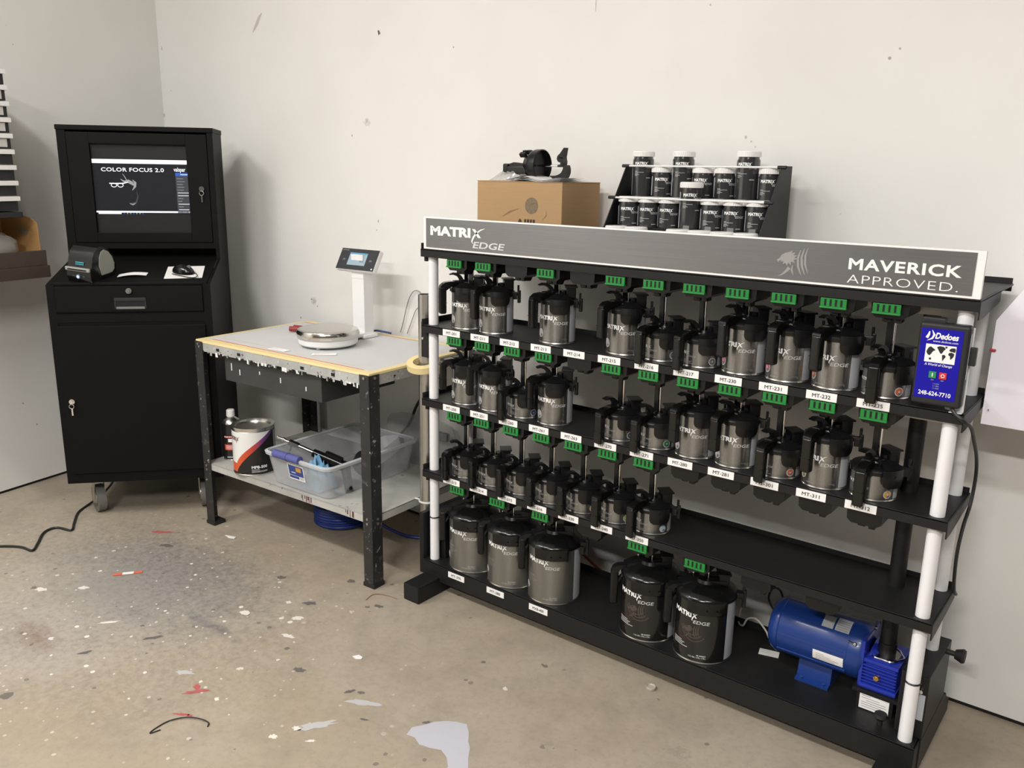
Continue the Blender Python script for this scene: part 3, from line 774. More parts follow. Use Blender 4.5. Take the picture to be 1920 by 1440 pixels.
def make_can(kind, x, y, z, zsock, haz, colr, label, group):
    r, h = {'quart': (QR, QH), 'small': (QR, SH_)}.get(kind, (GR, GH))
    t = thing('paint_can', label, 'paint can', (x, y, z), 0, group)
    face = math.atan2(AISLE[0]-x, y-AISLE[1])+math.radians(rng.uniform(-4, 4))        # printed side turned to the aisle
    put('can_body', BODY[kind], t, rot=(0, 0, face))
    put('can_print', PRINT[kind], t, rot=(0, 0, face)); put('side_label', SIDE[kind], t, rot=(0, 0, face))
    if colr: put('colour_dot', dot(kind, colr), t, rot=(0, 0, face))
    G = kind in ('gallon', 'black'); P = GLID if G else LID
    ha = math.radians(haz)
    lid = put('mixing_lid', P['lid'], t, (0, 0, h), (0, 0, ha))
    put('handle', P['handle'], lid)
    put('pouring_spout', P['pouring_spout'], lid, rot=(0, 0, (math.radians(62) if not G else math.radians(80))))
    put('latch', P['latch'], lid, rot=(0, 0, math.radians(118 if not G else 160)))
    put('slide_block', P['slide_block'], lid, rot=(0, 0, math.radians(150 if not G else 175)))
    put('pivot_pin', P['pivot_pin'], lid, (-.004, -.022, 0) if not G else (-.02, -.035, -.004))
    if not G: put('thumb_lever', P['thumb_lever'], lid, rot=(0, 0, math.radians(-14)))
    gap = zsock-(z+h)
    s, c = shaft(gap)
    sh = put('drive_shaft', s, t, (0, 0, h)); put('steel_rod', c, sh); put('green_clip', CLIP, sh, (-.002, .005-y, gap-.0225))
    return t
ROWA = {0: ('quart', -32, 'white'), 1: ('quart', -12, 'white'), 3: ('quart', -22, 'white'), 5: ('quart', -19, 'white'), 6: ('small', -15, 'grey'), 7: ('small', -18, 'grey'), 8: ('quart', -15.5, 'pink'),
        9: ('quart', -8, 'pink'), 10: ('quart', -15.5, 'orange'), 11: ('small', -4.5, 'orange')}
ROWB = {0: ('quart', -32, 'white'), 1: ('quart', -34, 'white'), 2: ('small', -18, 'blue'), 3: ('quart', -28, 'white'), 5: ('small', -14, 'teal'), 6: ('small', -15, 'green'), 7: ('quart', -16.5, 'white'),
        8: ('quart', -17, 'white'), 9: ('small', -10, 'orange'), 10: ('quart', -13.5, 'yellow'), 11: ('small', -5, 'amber')}
ROWC = {0: ('small', -17, 'grey'), 1: ('small', -18, 'yellow'), 2: ('small', -18, 'lime'), 3: ('small', -17, 'brown'), 4: ('small', -18, 'amber'), 5: ('small', -14, 'lime'), 6: ('small', -14, 'sky')}
for row, z, zs, nm in ((ROWA, ZS[0], ZT-.0065, 'upper'), (ROWB, ZS[1], ZS[0]-.0065, 'middle'), (ROWC, ZS[2], ZS[1]-.0065, 'lower')):
    ks = sorted(row)
    for j, i in enumerate(ks):
        kd, ha, cl = row[i]
        wh = 'rightmost' if i == ks[-1] else ORD[j]
        wh = wh if wh.endswith('most') else wh+' from the left'
        lab = '%s silver can with black lid, %s on the %s can shelf' % ('tall' if kd == 'quart' else 'short', wh, nm)
        make_can(kd, XC[i], .07, z, zs, ha, cl, lab, 'cans on the %s shelf' % nm)
for j, (x, kd, wh) in enumerate(((XG[0], 'gallon', 'leftmost large grey can on the bottom platform, black domed lid'), (XG[1], 'gallon', 'middle of the three large grey cans on the bottom platform'), (XG[2], 'gallon', 'large grey can with pale side panel, rightmost of three on the bottom platform'),
        (XG[4], 'black', 'large black can on the bottom platform, left of the two'), (1.042, 'black', 'large black can on the bottom platform, nearest the blue motor'))):
    make_can(kd, x, .088, ZB, ZS[2]-.0065, -52, 'white' if kd == 'gallon' else None, wh, 'large cans on the bottom platform')

# ================================================================== motor on the base
mo = thing('electric_motor', 'blue electric motor with gearbox on the right end of the bottom platform', 'motor', (1.235, .17, ZB))
m = MB(); RT = Matrix.Translation((0, 0, .122)) @ Matrix.Rotation(PI/2, 4, 'Y')
m.lathe([(0, -.012), (.060, -.012), (.070, -.006), (.079, .010), (.079, .018), (.0770, .02), (.0770, .205), (.079, .206), (.079, .232), (.070, .246), (.04, .25), (0, .25)], 48, T=RT)
for a in (-20, 20): m.box(.02, .205, -.004, .004, .0755, .079, T=Matrix.Translation((0, 0, .118)) @ Matrix.Rotation(math.radians(100+a), 4, 'X'))
m.obj('motor_body', M['blue'], mo)
m = MB(); m.prism([(-.060, .0), (-.060, .006), (-.042, .010), (-.034, .058), (.034, .058), (.042, .010), (.060, .006), (.060, 0)], .075, .165, 'x'); m.cyl((.09, -.051, .006), (.09, -.051, .011), .006, n=6); m.cyl((.15, -.051, .006), (.15, -.051, .011), .006, n=6)
m.obj('mounting_foot', M['blue'], mo)
m = MB(); m.box(.238, .250, -.070, .070, .05, .186, b=.01); m.cyl((.25, 0, .105), (.285, 0, .100), .06, .045, n=32); m.obj('end_flange', M['blue2'], mo)
# curved nameplates
def plate(a0, a1, x0, x1, rr, mi, mm): mm.add([(x, -(rr+.0034)*math.cos(math.radians(a)), .122+(rr+.0034)*math.sin(math.radians(a))) for x in (x0, x1) for a in [a0+(a1-a0)*k/6 for k in range(7)]], [(k, k+1, k+8, k+7) for k in range(6)], mi)
m = MB(); plate(-24, -2, .12, .20, .0742, 0, m)
for k in range(4): plate(-21+4*k, -20+4*k, .128, .128+(.05, .06, .04, .022)[k], .0745, 1, m)
m.obj('name_plate', [M['label'], M['textdim']], mo)
m = MB(); plate(48, 78, .128, .158, .0742, 0, m); plate(48, 80, .163, .20, .0742, 0, m)
for k in range(5): plate(51+5*k, 52+5*k, .166, .196, .0745, 1, m)
m.obj('name_plate', [M['strip'], M['grey']], mo)
m = MB()
gx0, gx1, gy0, gy1 = .245, .335, -.075, .055
m.box(gx0+.006, gx1-.006, gy0+.012, gy1, .058, .125, b=.005)
for k in range(6): m.box(gx0+.002, gx1-.002, gy0+.006, gy1+.003, .072+.009*k, .076+.009*k, b=.0012)
m.box(gx0-.002, gx1+.002, gy0, gy1+.005, .056, .070, b=.004); m.box(gx0, gx1, gy0+.008, gy1+.003, .125, .138, b=.004)
m.obj('gearbox', M['blue2'], mo)
m = MB(); m.cyl((.285, gy0+.009, .095), (.285, gy0-.001, .095), .0075, n=6); m.cyl((.285, gy0, .095), (.285, gy0-.003, .095), .004, n=12); m.obj('oil_plug', M['brass'], mo)
m = MB(); m.tube([(.290+.040*(1+.06*math.cos(6*t))*math.cos(t), -.015+.040*(1+.06*math.cos(6*t))*math.sin(t), .141) for t in [2*PI*k/48 for k in range(48)]], .003, 6, sub=1, closed=True); m.cyl((.29, -.015, .138), (.29, -.015, .143), .034, n=32); m.obj('output_flange', M['chrome'], mo)
m = MB(); m.cyl((.29, -.015, .14), (.29, -.015, .176), .0225, n=28); m.obj('drive_coupling', M['powder'], mo)
m = MB(); m.box(.232, .348, -.084, .060, .046, .056, b=.001); m.box(.245, .335, -.080, .05, 0, .046); m.obj('gearbox_stand', M['powder'], mo)
m = MB(); m.box(.253, .326, -.0812, -.080, .003, .046)
for k, w in enumerate((.022, .045, .060, .062, .05, .055)): m.box(.258+(.012 if k == 2 else 0), .258+w, -.0818, -.0812, .0405-.0062*k, .0420-.0062*k, 1)
m.obj('spec_label', [M['label'], M['textdim']], mo, smooth=0)
m = MB(); m.sphere((.222, -.066, .165), .006, .006, .006, n=10); m.cyl((.205, -.066, .168), (.222, -.066, .165), .003, n=8); m.cyl((.246, .02, .185), (.252, .02, .185), .006, n=8); m.obj('bolt', M['chrome'], mo)
m = MB(); m.tube([(.0, .02, .17), (-.022, .04, .195), (-.055, .07, .18), (-.07, .09, .13), (-.04, .10, .08), (0, .09, .06)], .0032); m.obj('motor_lead', M['cord'], mo)
o = MB().tube([(1.052, .345, .16), (1.062, .30, .120), (1.085, .28, .120), (1.10, .275, .150), (1.13, .265, .165), (1.165, .255, .145), (1.185, .250, .120), (1.215, .235, .119)], .0028).obj('electrical_cord', M['whitecord']); tag(o, 'thin white cord beside the blue motor on the bottom platform', 'cord')
o = MB().box(-.028, .028, -.016, .016, 0, .0012).obj('paper_card', M['label'], None, 0, (1.212, .225, ZB+.0232), (.02, .0, .25)); o.location.z = ZB+.001; o.location = (1.205, .19, ZB+.001); tag(o, 'small white card lying against the left end of the blue motor', 'card')
m = MB(); m.cyl((0, 0, 0), (0, 0, .014), .007, n=14); m.cyl((0, 0, .014), (0, 0, .022), .010, .017, n=20); m.cyl((0, 0, .022), (0, 0, .030), .017, .015, n=20)
o = m.obj('clamp_knob', M['rubber'], None, 35, (1.552, .052, ZB)); tag(o, 'small black knob standing in front of the motor spec label', 'knob')

# ================================================================== control box
cb = thing('control_box', 'black speed control box with deep blue label at the right end of the upper shelf', 'control box', (1.587, -.021, .985))
m = MB(); m.box(-.049, .054, .0, .032, -.012, .172, b=.008, seg=3); m.box(-.048, .0, .010, .034, .165, .182, b=.004); m.obj('housing', M['dark'], cb)
m = MB(); m.box(-.043, .041, -.0008, .001, .004, .160); m.obj('label_panel', M['ctrl'], cb, 0)
ym = -.0014
m = MB()
m.flat(ribbon([(-.031, .138), (-.0275, .146), (-.0265, .153)], [.006, .005, .002]), onY(ym)); m.flat(ribbon([(-.030, .132), (-.020, .138), (-.0165, .146), (-.0215, .156)], [.0005, .004, .005, .001]), onY(ym))
m.flat(fit(text('Dedoes', .035, .22), .047, .0125), onY(ym, -.0145, .1385)); m.flat(fit(text('www.dedoes.com', 0, .1, 2), .050, .0046), onY(ym, -.0175, .1305))
m.flat(fit(text('A World of Change', .01, .2, 2), .056, .0052), onY(ym, -.029, .078))
m.flat(fit(text('248-624-7710', .02), .066, .0090), onY(ym, -.034, .0115))
for t, x, z, w in (('ON', -.0115, .0455, .005), ('OFF', .0082, .0455, .006), ('1 = LOW', -.006, .037, .012), ('2 = MED', -.006, .032, .012), ('3 = HIGH', -.006, .027, .012)): m.flat(fit(text(t, 0, 0, 2), w, .0026), onY(ym, x, z), 1)
m.obj('label_print', [M['textwhite'], M['textgrey']], cb, 0)
m = MB(); m.flat(rect(-.0305, .0305, .0855, .1255), onY(ym)); m.obj('map_panel', M['textwhite'], cb, 0)
m = MB(); yy = ym-.0004; cont = [
    [(-.027, .112), (-.024, .118), (-.020, .120), (-.014, .116), (-.010, .113), (-.015, .110), (-.018, .104), (-.021, .100), (-.025, .102), (-.028, .107)],
    [(-.022, .094), (-.018, .096), (-.016, .092), (-.020, .090)],
    [(-.008, .120), (-.002, .123), (.006, .122), (.010, .118), (.006, .113), (.004, .108), (.001, .106), (-.002, .110), (-.005, .115)], [(.008, .123), (.013, .124), (.012, .119), (.009, .120)],
    [(.004, .104), (.009, .105), (.012, .101), (.009, .096), (.006, .090), (.005, .096)],
    [(.017, .117), (.021, .121), (.028, .122), (.030, .118), (.029, .112), (.024, .113), (.018, .114)], [(.017, .110), (.022, .112), (.028, .109), (.027, .103), (.024, .098), (.021, .096), (.020, .103), (.016, .106)]]
for c in cont: m.add([(x, yy, z) for x, z in c], [tuple(range(len(c)))])
m.obj('map_print', M['ink'], cb, 0)
for x, mm, s in ((-.0095, M['btng'], 'I'), (.0115, M['btnr'], 'O')):
    m = MB(); m.box(x-.0075, x+.0075, ym-.0018, ym, .0505, .0655, b=.0008)
    if s == 'I': m.box(x-.001, x+.001, ym-.0022, ym-.0017, .054, .062, 1)
    else: m.tube([(x+.0034*math.cos(t), ym-.0018, .058+.0034*math.sin(t)) for t in [2*PI*k/16 for k in range(16)]], .0008, 6, 1, sub=1, closed=True)
    m.obj('push_button', [mm, M['textwhite']], cb)
m = MB(); m.box(.0542, .0548, .006, .016, .055, .155); m.obj('side_sticker', M['strip'], cb, 0)
m = MB(); m.box(.054, .068, .012, .026, .085, .125, b=.002); m.obj('switch_block', M['dark'], cb)
m = MB(); m.box(.030, .056, .0325, .0335, -.023, .165); m.box(.03, .056, .012, .0335, -.0235, -.0225); m.obj('mounting_bracket', M['white'], cb)
o = MB().tube([(1.620, -.006, .975), (1.632, -.012, .960), (1.652, -.008, .946), (1.660, .03, .925), (1.660, .10, .875), (1.660, .165, .82), (1.660, .195, .765), (1.660, .180, .70), (1.658, .14, .655), (1.657, .118, .60), (1.657, .125, .54), (1.657, .15, .485), (1.657, .19, .455)], .0042).obj('power_cord', M['cord']); tag(o, 'black power cord hanging down the right end of the mixing rack', 'cord')

# ================================================================== jar stand on the tray
js = thing('jar_stand', 'black three-tier jar stand with slanted ends on top of the mixing rack', 'stand', (.567, 0, ZT))
W = .495
prof = [(.165, 0), (.165, .025), (.325, .270), (.345, .276), (.402, .276), (.402, 0)]
for x in (0, W-.003): MB().prism(prof, x, x+.003, 'x').obj('side_panel', M['powder'], js)
TY = [(.215, .002), (.285, .088), (.358, .176)]
m = MB()
for k, (y, z) in enumerate(TY): m.box(.003, W-.003, y-.034, y+.036, z-.002, z); m.box(.003, W-.003, y-.036, y-.034, z-.002, z+.006)
m.box(.003, W-.003, .399, .402, 0, .2); m.obj('tier_shelf', M['powder'], js)
for y, z in ((.253, .178), (.326, .272)):
    m = MB(); m.cyl((-.012, y, z), (W+.012, y, z), .0028, n=10); m.obj('retaining_rod', M['white'], js)
    for x in (0, W): m = MB(); m.cyl((x-.012, y, z), (x+.012, y, z), .005, n=10); m.obj('rod_clip', M['rubber'], js)
for x in (.258, .326, .394, .458): MB().box(x-.010, x+.010, .243, .2485, .086, .106, b=.001).obj('shelf_clip', M['grey'], js)
def jar_meshes(h):
    r = .0325; d = {}
    m = MB(); m.lathe([(0, 0), (r-.003, 0), (r, .003), (r, h-.026), (r-.003, h-.020), (r-.003, h-.004), (0, h-.004)], 36); d['jar_body'] = m.mesh('jar_body', M['jar'])
    m = MB(); m.lathe([(r-.003, h-.016), (r+.0006, h-.016), (r+.0006, h-.002), (r-.001, h), (0, h)], 36)
    for k in range(36): m.box(-.0008, .0008, -r-.0012, -r, h-.015, h-.003, T=Matrix.Rotation(2*PI*k/36, 4, 'Z'))
    d['jar_cap'] = m.mesh('jar_cap', M['jarcap'])
    m = MB(); R1 = r+.0004; A = math.radians; wid = A(70)*R1; b, e = wordmark(.0078/wid); zt = h-.040
    f = wrap(R1, A(-46), zt)
    m.flat(([(x*wid, y*wid) for x, y in b[0]], b[1]), f); m.flat(([(x*wid, y*wid) for x, y in e[0]], e[1]), f, 1)
    for q in rows_of_lines(0, (-.020, -.023, -.027, -.030, -.033), (.010, .030, .012, .016, .010), .0010): m.flat(fine(q, .005), wrap(R1, A(-46), zt), 1)
    m.flat(fine(rect(0, .014, -.040, -.038), .005), wrap(R1, A(20), zt), 1)
    m.flat(fine(rect(0, .006, .010-zt, .012), .003), wrap(R1, A(-78), zt), 2)
    d['jar_label'] = m.mesh('jar_label', [M['textwhite'], M['textgrey'], M['strip']], 0)
    return d
JAR = {'short': jar_meshes(.094), 'tall': jar_meshes(.140)}
tiers = [('lower', TY[0], 'ssxssss'), ('middle', TY[1], 'ssstsss'), ('upper', TY[2], 'tstsst s'.replace(' ', ''))]
for nm, (y, z), pat in tiers:
    js_ = [i for i, ch in enumerate(pat) if ch != 'x']
    for j, i in enumerate(js_):
        kd = 'tall' if pat[i] == 't' else 'short'
        x = .567+.0425+i*.0683
        wh = 'rightmost' if i == js_[-1] else 'leftmost' if j == 0 else ORD[j]+' from left'
        t = thing('paint_jar', '%s black jar with white cap, %s on the %s stand tier' % (kd, wh, nm), 'jar', (x, y, ZT+z), 0, 'jars on the %s tier' % nm)
        a = math.atan2(AISLE[0]-x, y-AISLE[1])+rng.uniform(-.25, .15)
        for p in ('jar_body', 'jar_cap', 'jar_label'): put(p, JAR[kd][p], t, rot=(0, 0, a))

# ================================================================== cardboard box and things on it
bx0, bx1, by0, by1, bz = .072, .418, .20, .418, 1.428
t = thing('cardboard_box', 'brown cardboard carton with a globe print on top of the mixing rack', 'box', (bx0, by0, ZT))
w, d, h = bx1-bx0, by1-by0, bz-ZT
m = MB(); m.box(0, w, 0, d, 0, h, b=.003); m.obj('carton', M['card'], t)
m = MB(); m.box(0, w, 0, d/2-.001, h, h+.003); m.box(0, w, d/2+.001, d, h, h+.003); m.obj('top_flap', M['card'], t, 0)
m = MB(); m.flat(disc(.228, h-.072, .026, .026, 28), onY(-.0006), 0)
for k in range(5): m.flat(ribbon([(.205+.010*k, h-.078+.003*k), (.222+.006*k, h-.066+.001*k), (.246-.002*k, h-.070+.003*k)], [.0012]*3), onY(-.0009), 2)
m.flat(fit(text('AIIII', .04), .078, .026), onY(-.0008, .165, h-.143), 1)
m.flat(ribbon([(.110, h-.110), (.140, h-.094), (.180, h-.082)], [.001, .006, .001]), onY(-.0006), 2); m.flat(ribbon([(.285, h-.085), (.288, h-.100), (.270, h-.118)], [.001, .004, .001]), onY(-.0006), 2)
m.obj('carton_print', [M['globe'], M['boxink'], M['boxline']], t, 0)
BT = bz+.0032
# loose mixing lid lying on its side
t = thing('mixing_lid', 'black mixing lid lying on its side with its stirring paddle on the cardboard carton', 'lid', (.245, .30, BT))
RY = Matrix.Translation((0, 0, .050)) @ Matrix.Rotation(PI/2, 4, 'Y')
m = MB(); m.lathe([(.014, -.035), (.034, -.034), (.040, -.02), (.048, -.012), (.052, 0), (.052, .022), (.049, .024), (.047, .002), (.02, -.004), (0, -.004)], 40, T=RY)
for a in (40, 62, 88): m.box(-.05, -.028, -.006, .006, .036, .050, b=.001, T=Matrix.Translation((0, 0, .05)) @ Matrix.Rotation(math.radians(a-50), 4, 'X'))
m.obj('lid_shell', M['plastic'], t)
m = MB(); m.box(-.105, -.020, -.035, -.005, .022, .048, b=.004); m.box(-.118, -.095, -.036, -.004, .026, .056, b=.005); m.prism([(-.10, .048), (-.03, .046), (-.03, .056), (-.075, .060), (-.09, .056)], -.03, -.008, 'y'); m.obj('handle', M['gloss'], t)
m = MB(); m.prism([(-.03, .02), (.012, .02), (.02, 0.001), (-.035, 0.001)], -.04, .02, 'y'); m.box(-.055, -.035, .0, .02, .07, .082, b=.002); m.obj('latch', M['plastic'], t)
m = MB(); m.cyl((0, 0, .050), (.105, 0, .050), .0035, n=12); m.obj('steel_rod', M['chrome'], t)
m = MB()
V, F = ribbon(spl([(.060, .018), (.085, .012), (.108, .018), (.118, .035), (.117, .052)]), spl1([.002, .016, .022, .018, .010]))
n = len(V); m.add([(x, -.012, z) for x, z in V]+[(x, .012, z) for x, z in V], F+[tuple(i+n for i in f) for f in F]+[(0, 1, n+1, n), (n-2, n-1, 2*n-1, 2*n-2)]+[(2*i+k, 2*i+2+k, n+2*i+2+k, n+2*i+k) for i in range(16) for k in (0, 1)])
V, F = ribbon(spl([(.104, .048), (.106, .062), (.098, .073), (.104, .086), (.113, .106)]), spl1([.012, .012, .024, .013, .002]))
n = len(V); m.add([(x, -.012, z) for x, z in V]+[(x, .012, z) for x, z in V], F+[tuple(i+n for i in f) for f in F]+[(0, 1, n+1, n)]+[(2*i+k, 2*i+2+k, n+2*i+2+k, n+2*i+k) for i in range(16) for k in (0, 1)])
m.box(.085, .112, -.008, .008, .046, .054, b=.003)
m.obj('stirring_paddle', M['plastic'], t)
m = MB()
for k in range(3):
    V = []; F = []
    for j in range(13):
        u = j/12
        for y in (-.085+.006*k, .075-.004*k): V.append((-.115+.215*u-.008*k, y, .0008+.0022*k+(.006+.004*k)*math.sin(PI*u*1.5)**2*(1-.5*u)))
    for j in range(12): F.append((2*j, 2*j+2, 2*j+3, 2*j+1))
    n = len(V); V += [(x, y, z-.0007) for x, y, z in V]
    F += [tuple(q+n for q in f[::-1]) for f in F]+[(2*j, 2*j+2, n+2*j+2, n+2*j) for j in range(12)]+[(2*j+1, 2*j+3, n+2*j+3, n+2*j+1) for j in range(12)]+[(0, 1, n+1, n), (24, 25, n+25, n+24)]
    m.add(V, F, 0, Matrix.Rotation(.05*k-.03, 4, 'Z'))
o = m.obj('paper_sheets', M['paper'], None, 0, (.312, .283, BT)); tag(o, 'few loose white paper sheets under the lid on the carton', 'papers')
def crumple(name, label, cx, cy, sx, sy, h, seed, matl, z0, amp=1.0):
    g = random.Random(seed); n = 12; V = []; F = []
    for j in range(n+1):
        for i in range(n+1):
            u, v = i/n*2-1, j/n*2-1; k = max(0, 1-u*u)*max(0, 1-v*v)
            V.append((cx+sx*u+g.uniform(-.003, .003), cy+sy*v+g.uniform(-.003, .003), z0+.001+h*k**.6*(1+amp*g.uniform(-.45, .35))))
    k0 = len(V)
    for j in range(n+1):
        for i in range(n+1): V.append((V[j*(n+1)+i][0], V[j*(n+1)+i][1], z0+.0004))
    w = n+1
    for j in range(n):
        for i in range(n): F += [(j*w+i, j*w+i+1, j*w+w+i+1, j*w+w+i), (k0+j*w+i, k0+j*w+w+i, k0+j*w+w+i+1, k0+j*w+i+1)]
    ed = [i for i in range(w)]+[j*w+n for j in range(1, w)]+[n*w+i for i in range(n-1, -1, -1)]+[j*w for j in range(n-1, 0, -1)]
    F += [(ed[i], ed[(i+1) % len(ed)], k0+ed[(i+1) % len(ed)], k0+ed[i]) for i in range(len(ed))]
    m = MB(); m.add(V, F); o = m.obj(name, matl, None, 50); tag(o, label, 'bag'); return o
crumple('plastic_bag', 'crumpled clear plastic bag on the left of the carton top', .150, .285, .055, .05, .030, 3, M['bag'], BT)
crumple('plastic_bag', 'small clear plastic bag curled at the front of the carton top', .212, .226, .026, .02, .020, 5, M['bag'], BT)
m = MB(); m.box(0, .05, 0, .022, 0, .014, b=.003); m.box(-.014, .004, .002, .02, 0, .010, b=.002)
o = m.obj('plastic_clip', M['dark'], None, 35, (.112, .345, BT), (0, 0, .3)); tag(o, 'dark plastic clip at the back left corner of the carton top', 'clip')

# ================================================================== steel tube with tape roll
tu = thing('steel_tube', 'grey steel tube hanging at the left end of the mixing rack', 'tube', (-.047, .072, .25))
m = MB(); m.lathe([(.0225, 0), (.0265, 0), (.0265, .80), (.0225, .80), (.0225, 0)], 36); m.obj('tube', M['steel'], tu)
m = MB(); m.box(.012, .045, -.036, -.028, .59, .712, b=.001); m.box(.015, .045, -.03, -.004, .60, .71); m.cyl((.02, -.036, .655), (.02, -.039, .655), .004, n=10, mi=1); m.obj('clamp_bracket', [M['plastic'], M['chrome']], tu)
m = MB(); m.tube([(.0285*math.cos(t), .0285*math.sin(t), .05) for t in [2*PI*k/20 for k in range(20)]], .0035, 8, sub=1, closed=True); m.cyl((-.028, -.01, .05), (-.045, -.018, .053), .003, n=8); m.obj('cable_tie', M['whitecord'], tu)
m = MB(); m.lathe([(.036, -.012), (.058, -.012), (.059, -.011), (.059, .011), (.058, .012), (.036, .012), (.036, -.012)], 48)
o = m.obj('tape_roll', M['tape'], None, 35, (-.052, .064, .806), (math.radians(13), math.radians(5), 0)); tag(o, 'roll of yellow masking tape around the steel tube', 'tape')
m = MB(); m.lathe([(.0268, 0), (.040, 0), (.040, .006), (.0268, .006), (.0268, 0)], 24); m.obj('stop_collar', M['steel'], tu, loc=(0, 0, .526))

# ================================================================== work table
TR = math.radians(2.5)
tb = thing('work_table', 'steel work table with masked white top and paint-spattered black legs', 'table', (-1.092, -.163, 0), TR)
w, d, zt = .965, .572, .79
m = MB(); m.box(0, w, 0, d, zt-.004, zt-.0008); m.box(0, w, 0, .004, zt-.045, zt-.0008, b=.001); m.box(0, .004, .004, d, zt-.045, zt-.001); m.box(w-.004, w, .004, d, zt-.045, zt-.001); m.box(.004, w-.004, d-.004, d, zt-.045, zt-.001)
for k in range(70):                                     # ragged paint skin hanging off the front edge
    x = rng.uniform(.01, w-.03); m.box(x, x+rng.uniform(.004, .016), -.0012, .0, zt-.045-rng.uniform(0, .012), zt-.040, rng.choice((1, 1, 1, 2, 2, 0)))
for x in (.26, .62, .13, .78): m.box(x, x+.018, -.001, .0, zt-.033, zt-.022, 1)
m.box(w, w+.001, .12, .128, zt-.03, zt-.024, 1)
tt = m.obj('tabletop', [M['apron'], M['darkgap'], M['paper']], tb)
m = MB()
def zq(x0, x1, y0, y1, mi, z): m.add([(x0, y0, z), (x1, y0, z), (x1, y1, z), (x0, y1, z)], [(0, 1, 2, 3)], mi)
zq(.003, w-.003, .003, d-.003, 0, zt-.0004)
tw = .036
zq(0, w, 0, tw, 1, zt); zq(0, w, d-.026, d, 1, zt); zq(w-.03, w, tw, d-.026, 1, zt); zq(0, .02, tw, d-.026, 1, zt)
zq(.02, .36, tw+.05, tw+.062, 3, zt-.0001); zq(.50, .90, tw+.032, tw+.042, 3, zt-.0001)
m.add([(.05, tw+.000, zt+.0002), (w-.06, tw-.003, zt+.0002), (w-.06, tw+.003, zt+.0002), (.05, tw+.007, zt+.0002)], [(0, 1, 2, 3)], 2)
zq(.02, .13, d-.031, d-.026, 2, zt+.0002); zq(.50, .72, d-.031, d-.027, 2, zt+.0002)
m.add([(0, 0, zt), (w, 0, zt), (w, -.0016, zt-.008), (0, -.0016, zt-.010)], [(0, 1, 2, 3)], 1)
m.add([(w, 0, zt), (w, d, zt), (w+.0016, d, zt-.006), (w+.0016, 0, zt-.008)], [(0, 1, 2, 3)], 1)
for k in range(9): x = rng.uniform(w-.05, w); m.box(w-.012-.012*(k % 3), w-.004-.012*(k % 3), -.0026, 0, zt-.012-rng.uniform(0, .012), zt-.004, 1)
m.obj('paper_cover', [M['cover'], M['tape'], M['tapered'], mat('pale_tape', (.62, .585, .48), .6)], tb, 0)
def leg(x, y, sx, sy):
    m = MB(); t_ = .0035; q = .048
    m.box(min(x, x+sx*q), max(x, x+sx*q), min(y, y+sy*t_), max(y, y+sy*t_), .004, zt-.006); m.box(min(x, x+sx*t_), max(x, x+sx*t_), min(y, y+sy*q), max(y, y+sy*q), .004, zt-.006)
    o = m.obj('leg', M['leg'], tb, 0)
    m = MB(); m.box(min(x-.004*sx, x+sx*.052), max(x-.004*sx, x+sx*.052), min(y-.004*sy, y+sy*.052), max(y-.004*sy, y+sy*.052), 0, .016, b=.003); m.obj('foot', M['rubber'], o)
    m = MB()
    for zz in (zt-.016, .245, .262):
        m.cyl((x+sx*.024, y, zz), (x+sx*.024, y-sy*.004, zz), .005, n=8); m.cyl((x, y+sy*.024, zz), (x-sx*.004, y+sy*.024, zz), .005, n=8)
    m.obj('bolt', M['steel'], o)
for x, y, sx, sy in ((-.004, -.004, 1, 1), (w+.004, -.004, -1, 1), (-.004, d+.004, 1, -1), (w+.004, d+.004, -1, -1)): leg(x, y, sx, sy)
zs = .272
m = MB(); m.box(.0, w, .0, d, zs-.003, zs); m.box(.0, w, 0, .003, zs-.028, zs, b=.001); m.box(0, .003, .003, d, zs-.028, zs); m.box(w-.003, w, .003, d, zs-.028, zs); m.box(.003, w-.003, d-.003, d, zs-.028, zs)
for x in (.595, .60, .612, .62, .628, .635, .645, .83, .838, .852, .864, .87):
    m.box(x, x+rng.uniform(.002, .006), -.0008, 0, zs-rng.uniform(.012, .027), zs-.002, 1)
m.obj('lower_shelf', [M['shelfgrey'], M['drips']], tb)
m = MB(); m.box(.15, .705, .02, .40, .640, .742, b=.003); m.box(.12, .735, .022, .41, .740, .7445)
dr = m.obj('drawer', M['drawer'], tb)
m = MB()
for x, z, l in ((.19, .70, .03), (.24, .685, .022), (.48, .69, .02), (.36, .70, .012), (.62, .68, .016)): m.box(x, x+.005, .0192, .02, z-l/2, z+l/2)
m.obj('paint_drip', M['paper'], dr, 0)
TM = Matrix.Translation((-1.092, -.163, 0)) @ Matrix.Rotation(TR, 4, 'Z')
Ti = TM.inverted()
# ---- scale
sc_ = thing('digital_scale', 'digital paint scale with round steel pan and tall white column on the table', 'scale', (-.610, .110, zt), math.radians(4))
m = MB(); m.lathe([(0, .008), (.105, .008), (.113, .014), (.116, .034), (.110, .040), (0, .040)], 56); m.box(-.053, .017, .09, .245, .006, .024, b=.006)
for a in (20, 140, 260): m.cyl((.085*math.sin(math.radians(a)), -.085*math.cos(math.radians(a)), 0), (.085*math.sin(math.radians(a)), -.085*math.cos(math.radians(a)), .010), .008, n=14)
m.obj('scale_base', M['white'], sc_)
m = MB(); m.lathe([(.108, .030), (.117, .034), (.1215, .046), (.1205, .058), (.116, .066), (.107, .070), (0, .070)], 64); m.obj('weighing_pan', mat('polished_steel', (.62, .60, .57), .16, 1), sc_)
m = MB(); m.prism([(-.050, .190), (.014, .190), (.014, .242), (-.050, .242)], .004, .285, 'z'); m.box(-.063, .027, .175, .255, .0, .016, b=.005); m.obj('column', M['white'], sc_)
hd = Matrix.Translation((-.018, .192, .318)) @ Matrix.Rotation(math.radians(-30), 4, 'X')
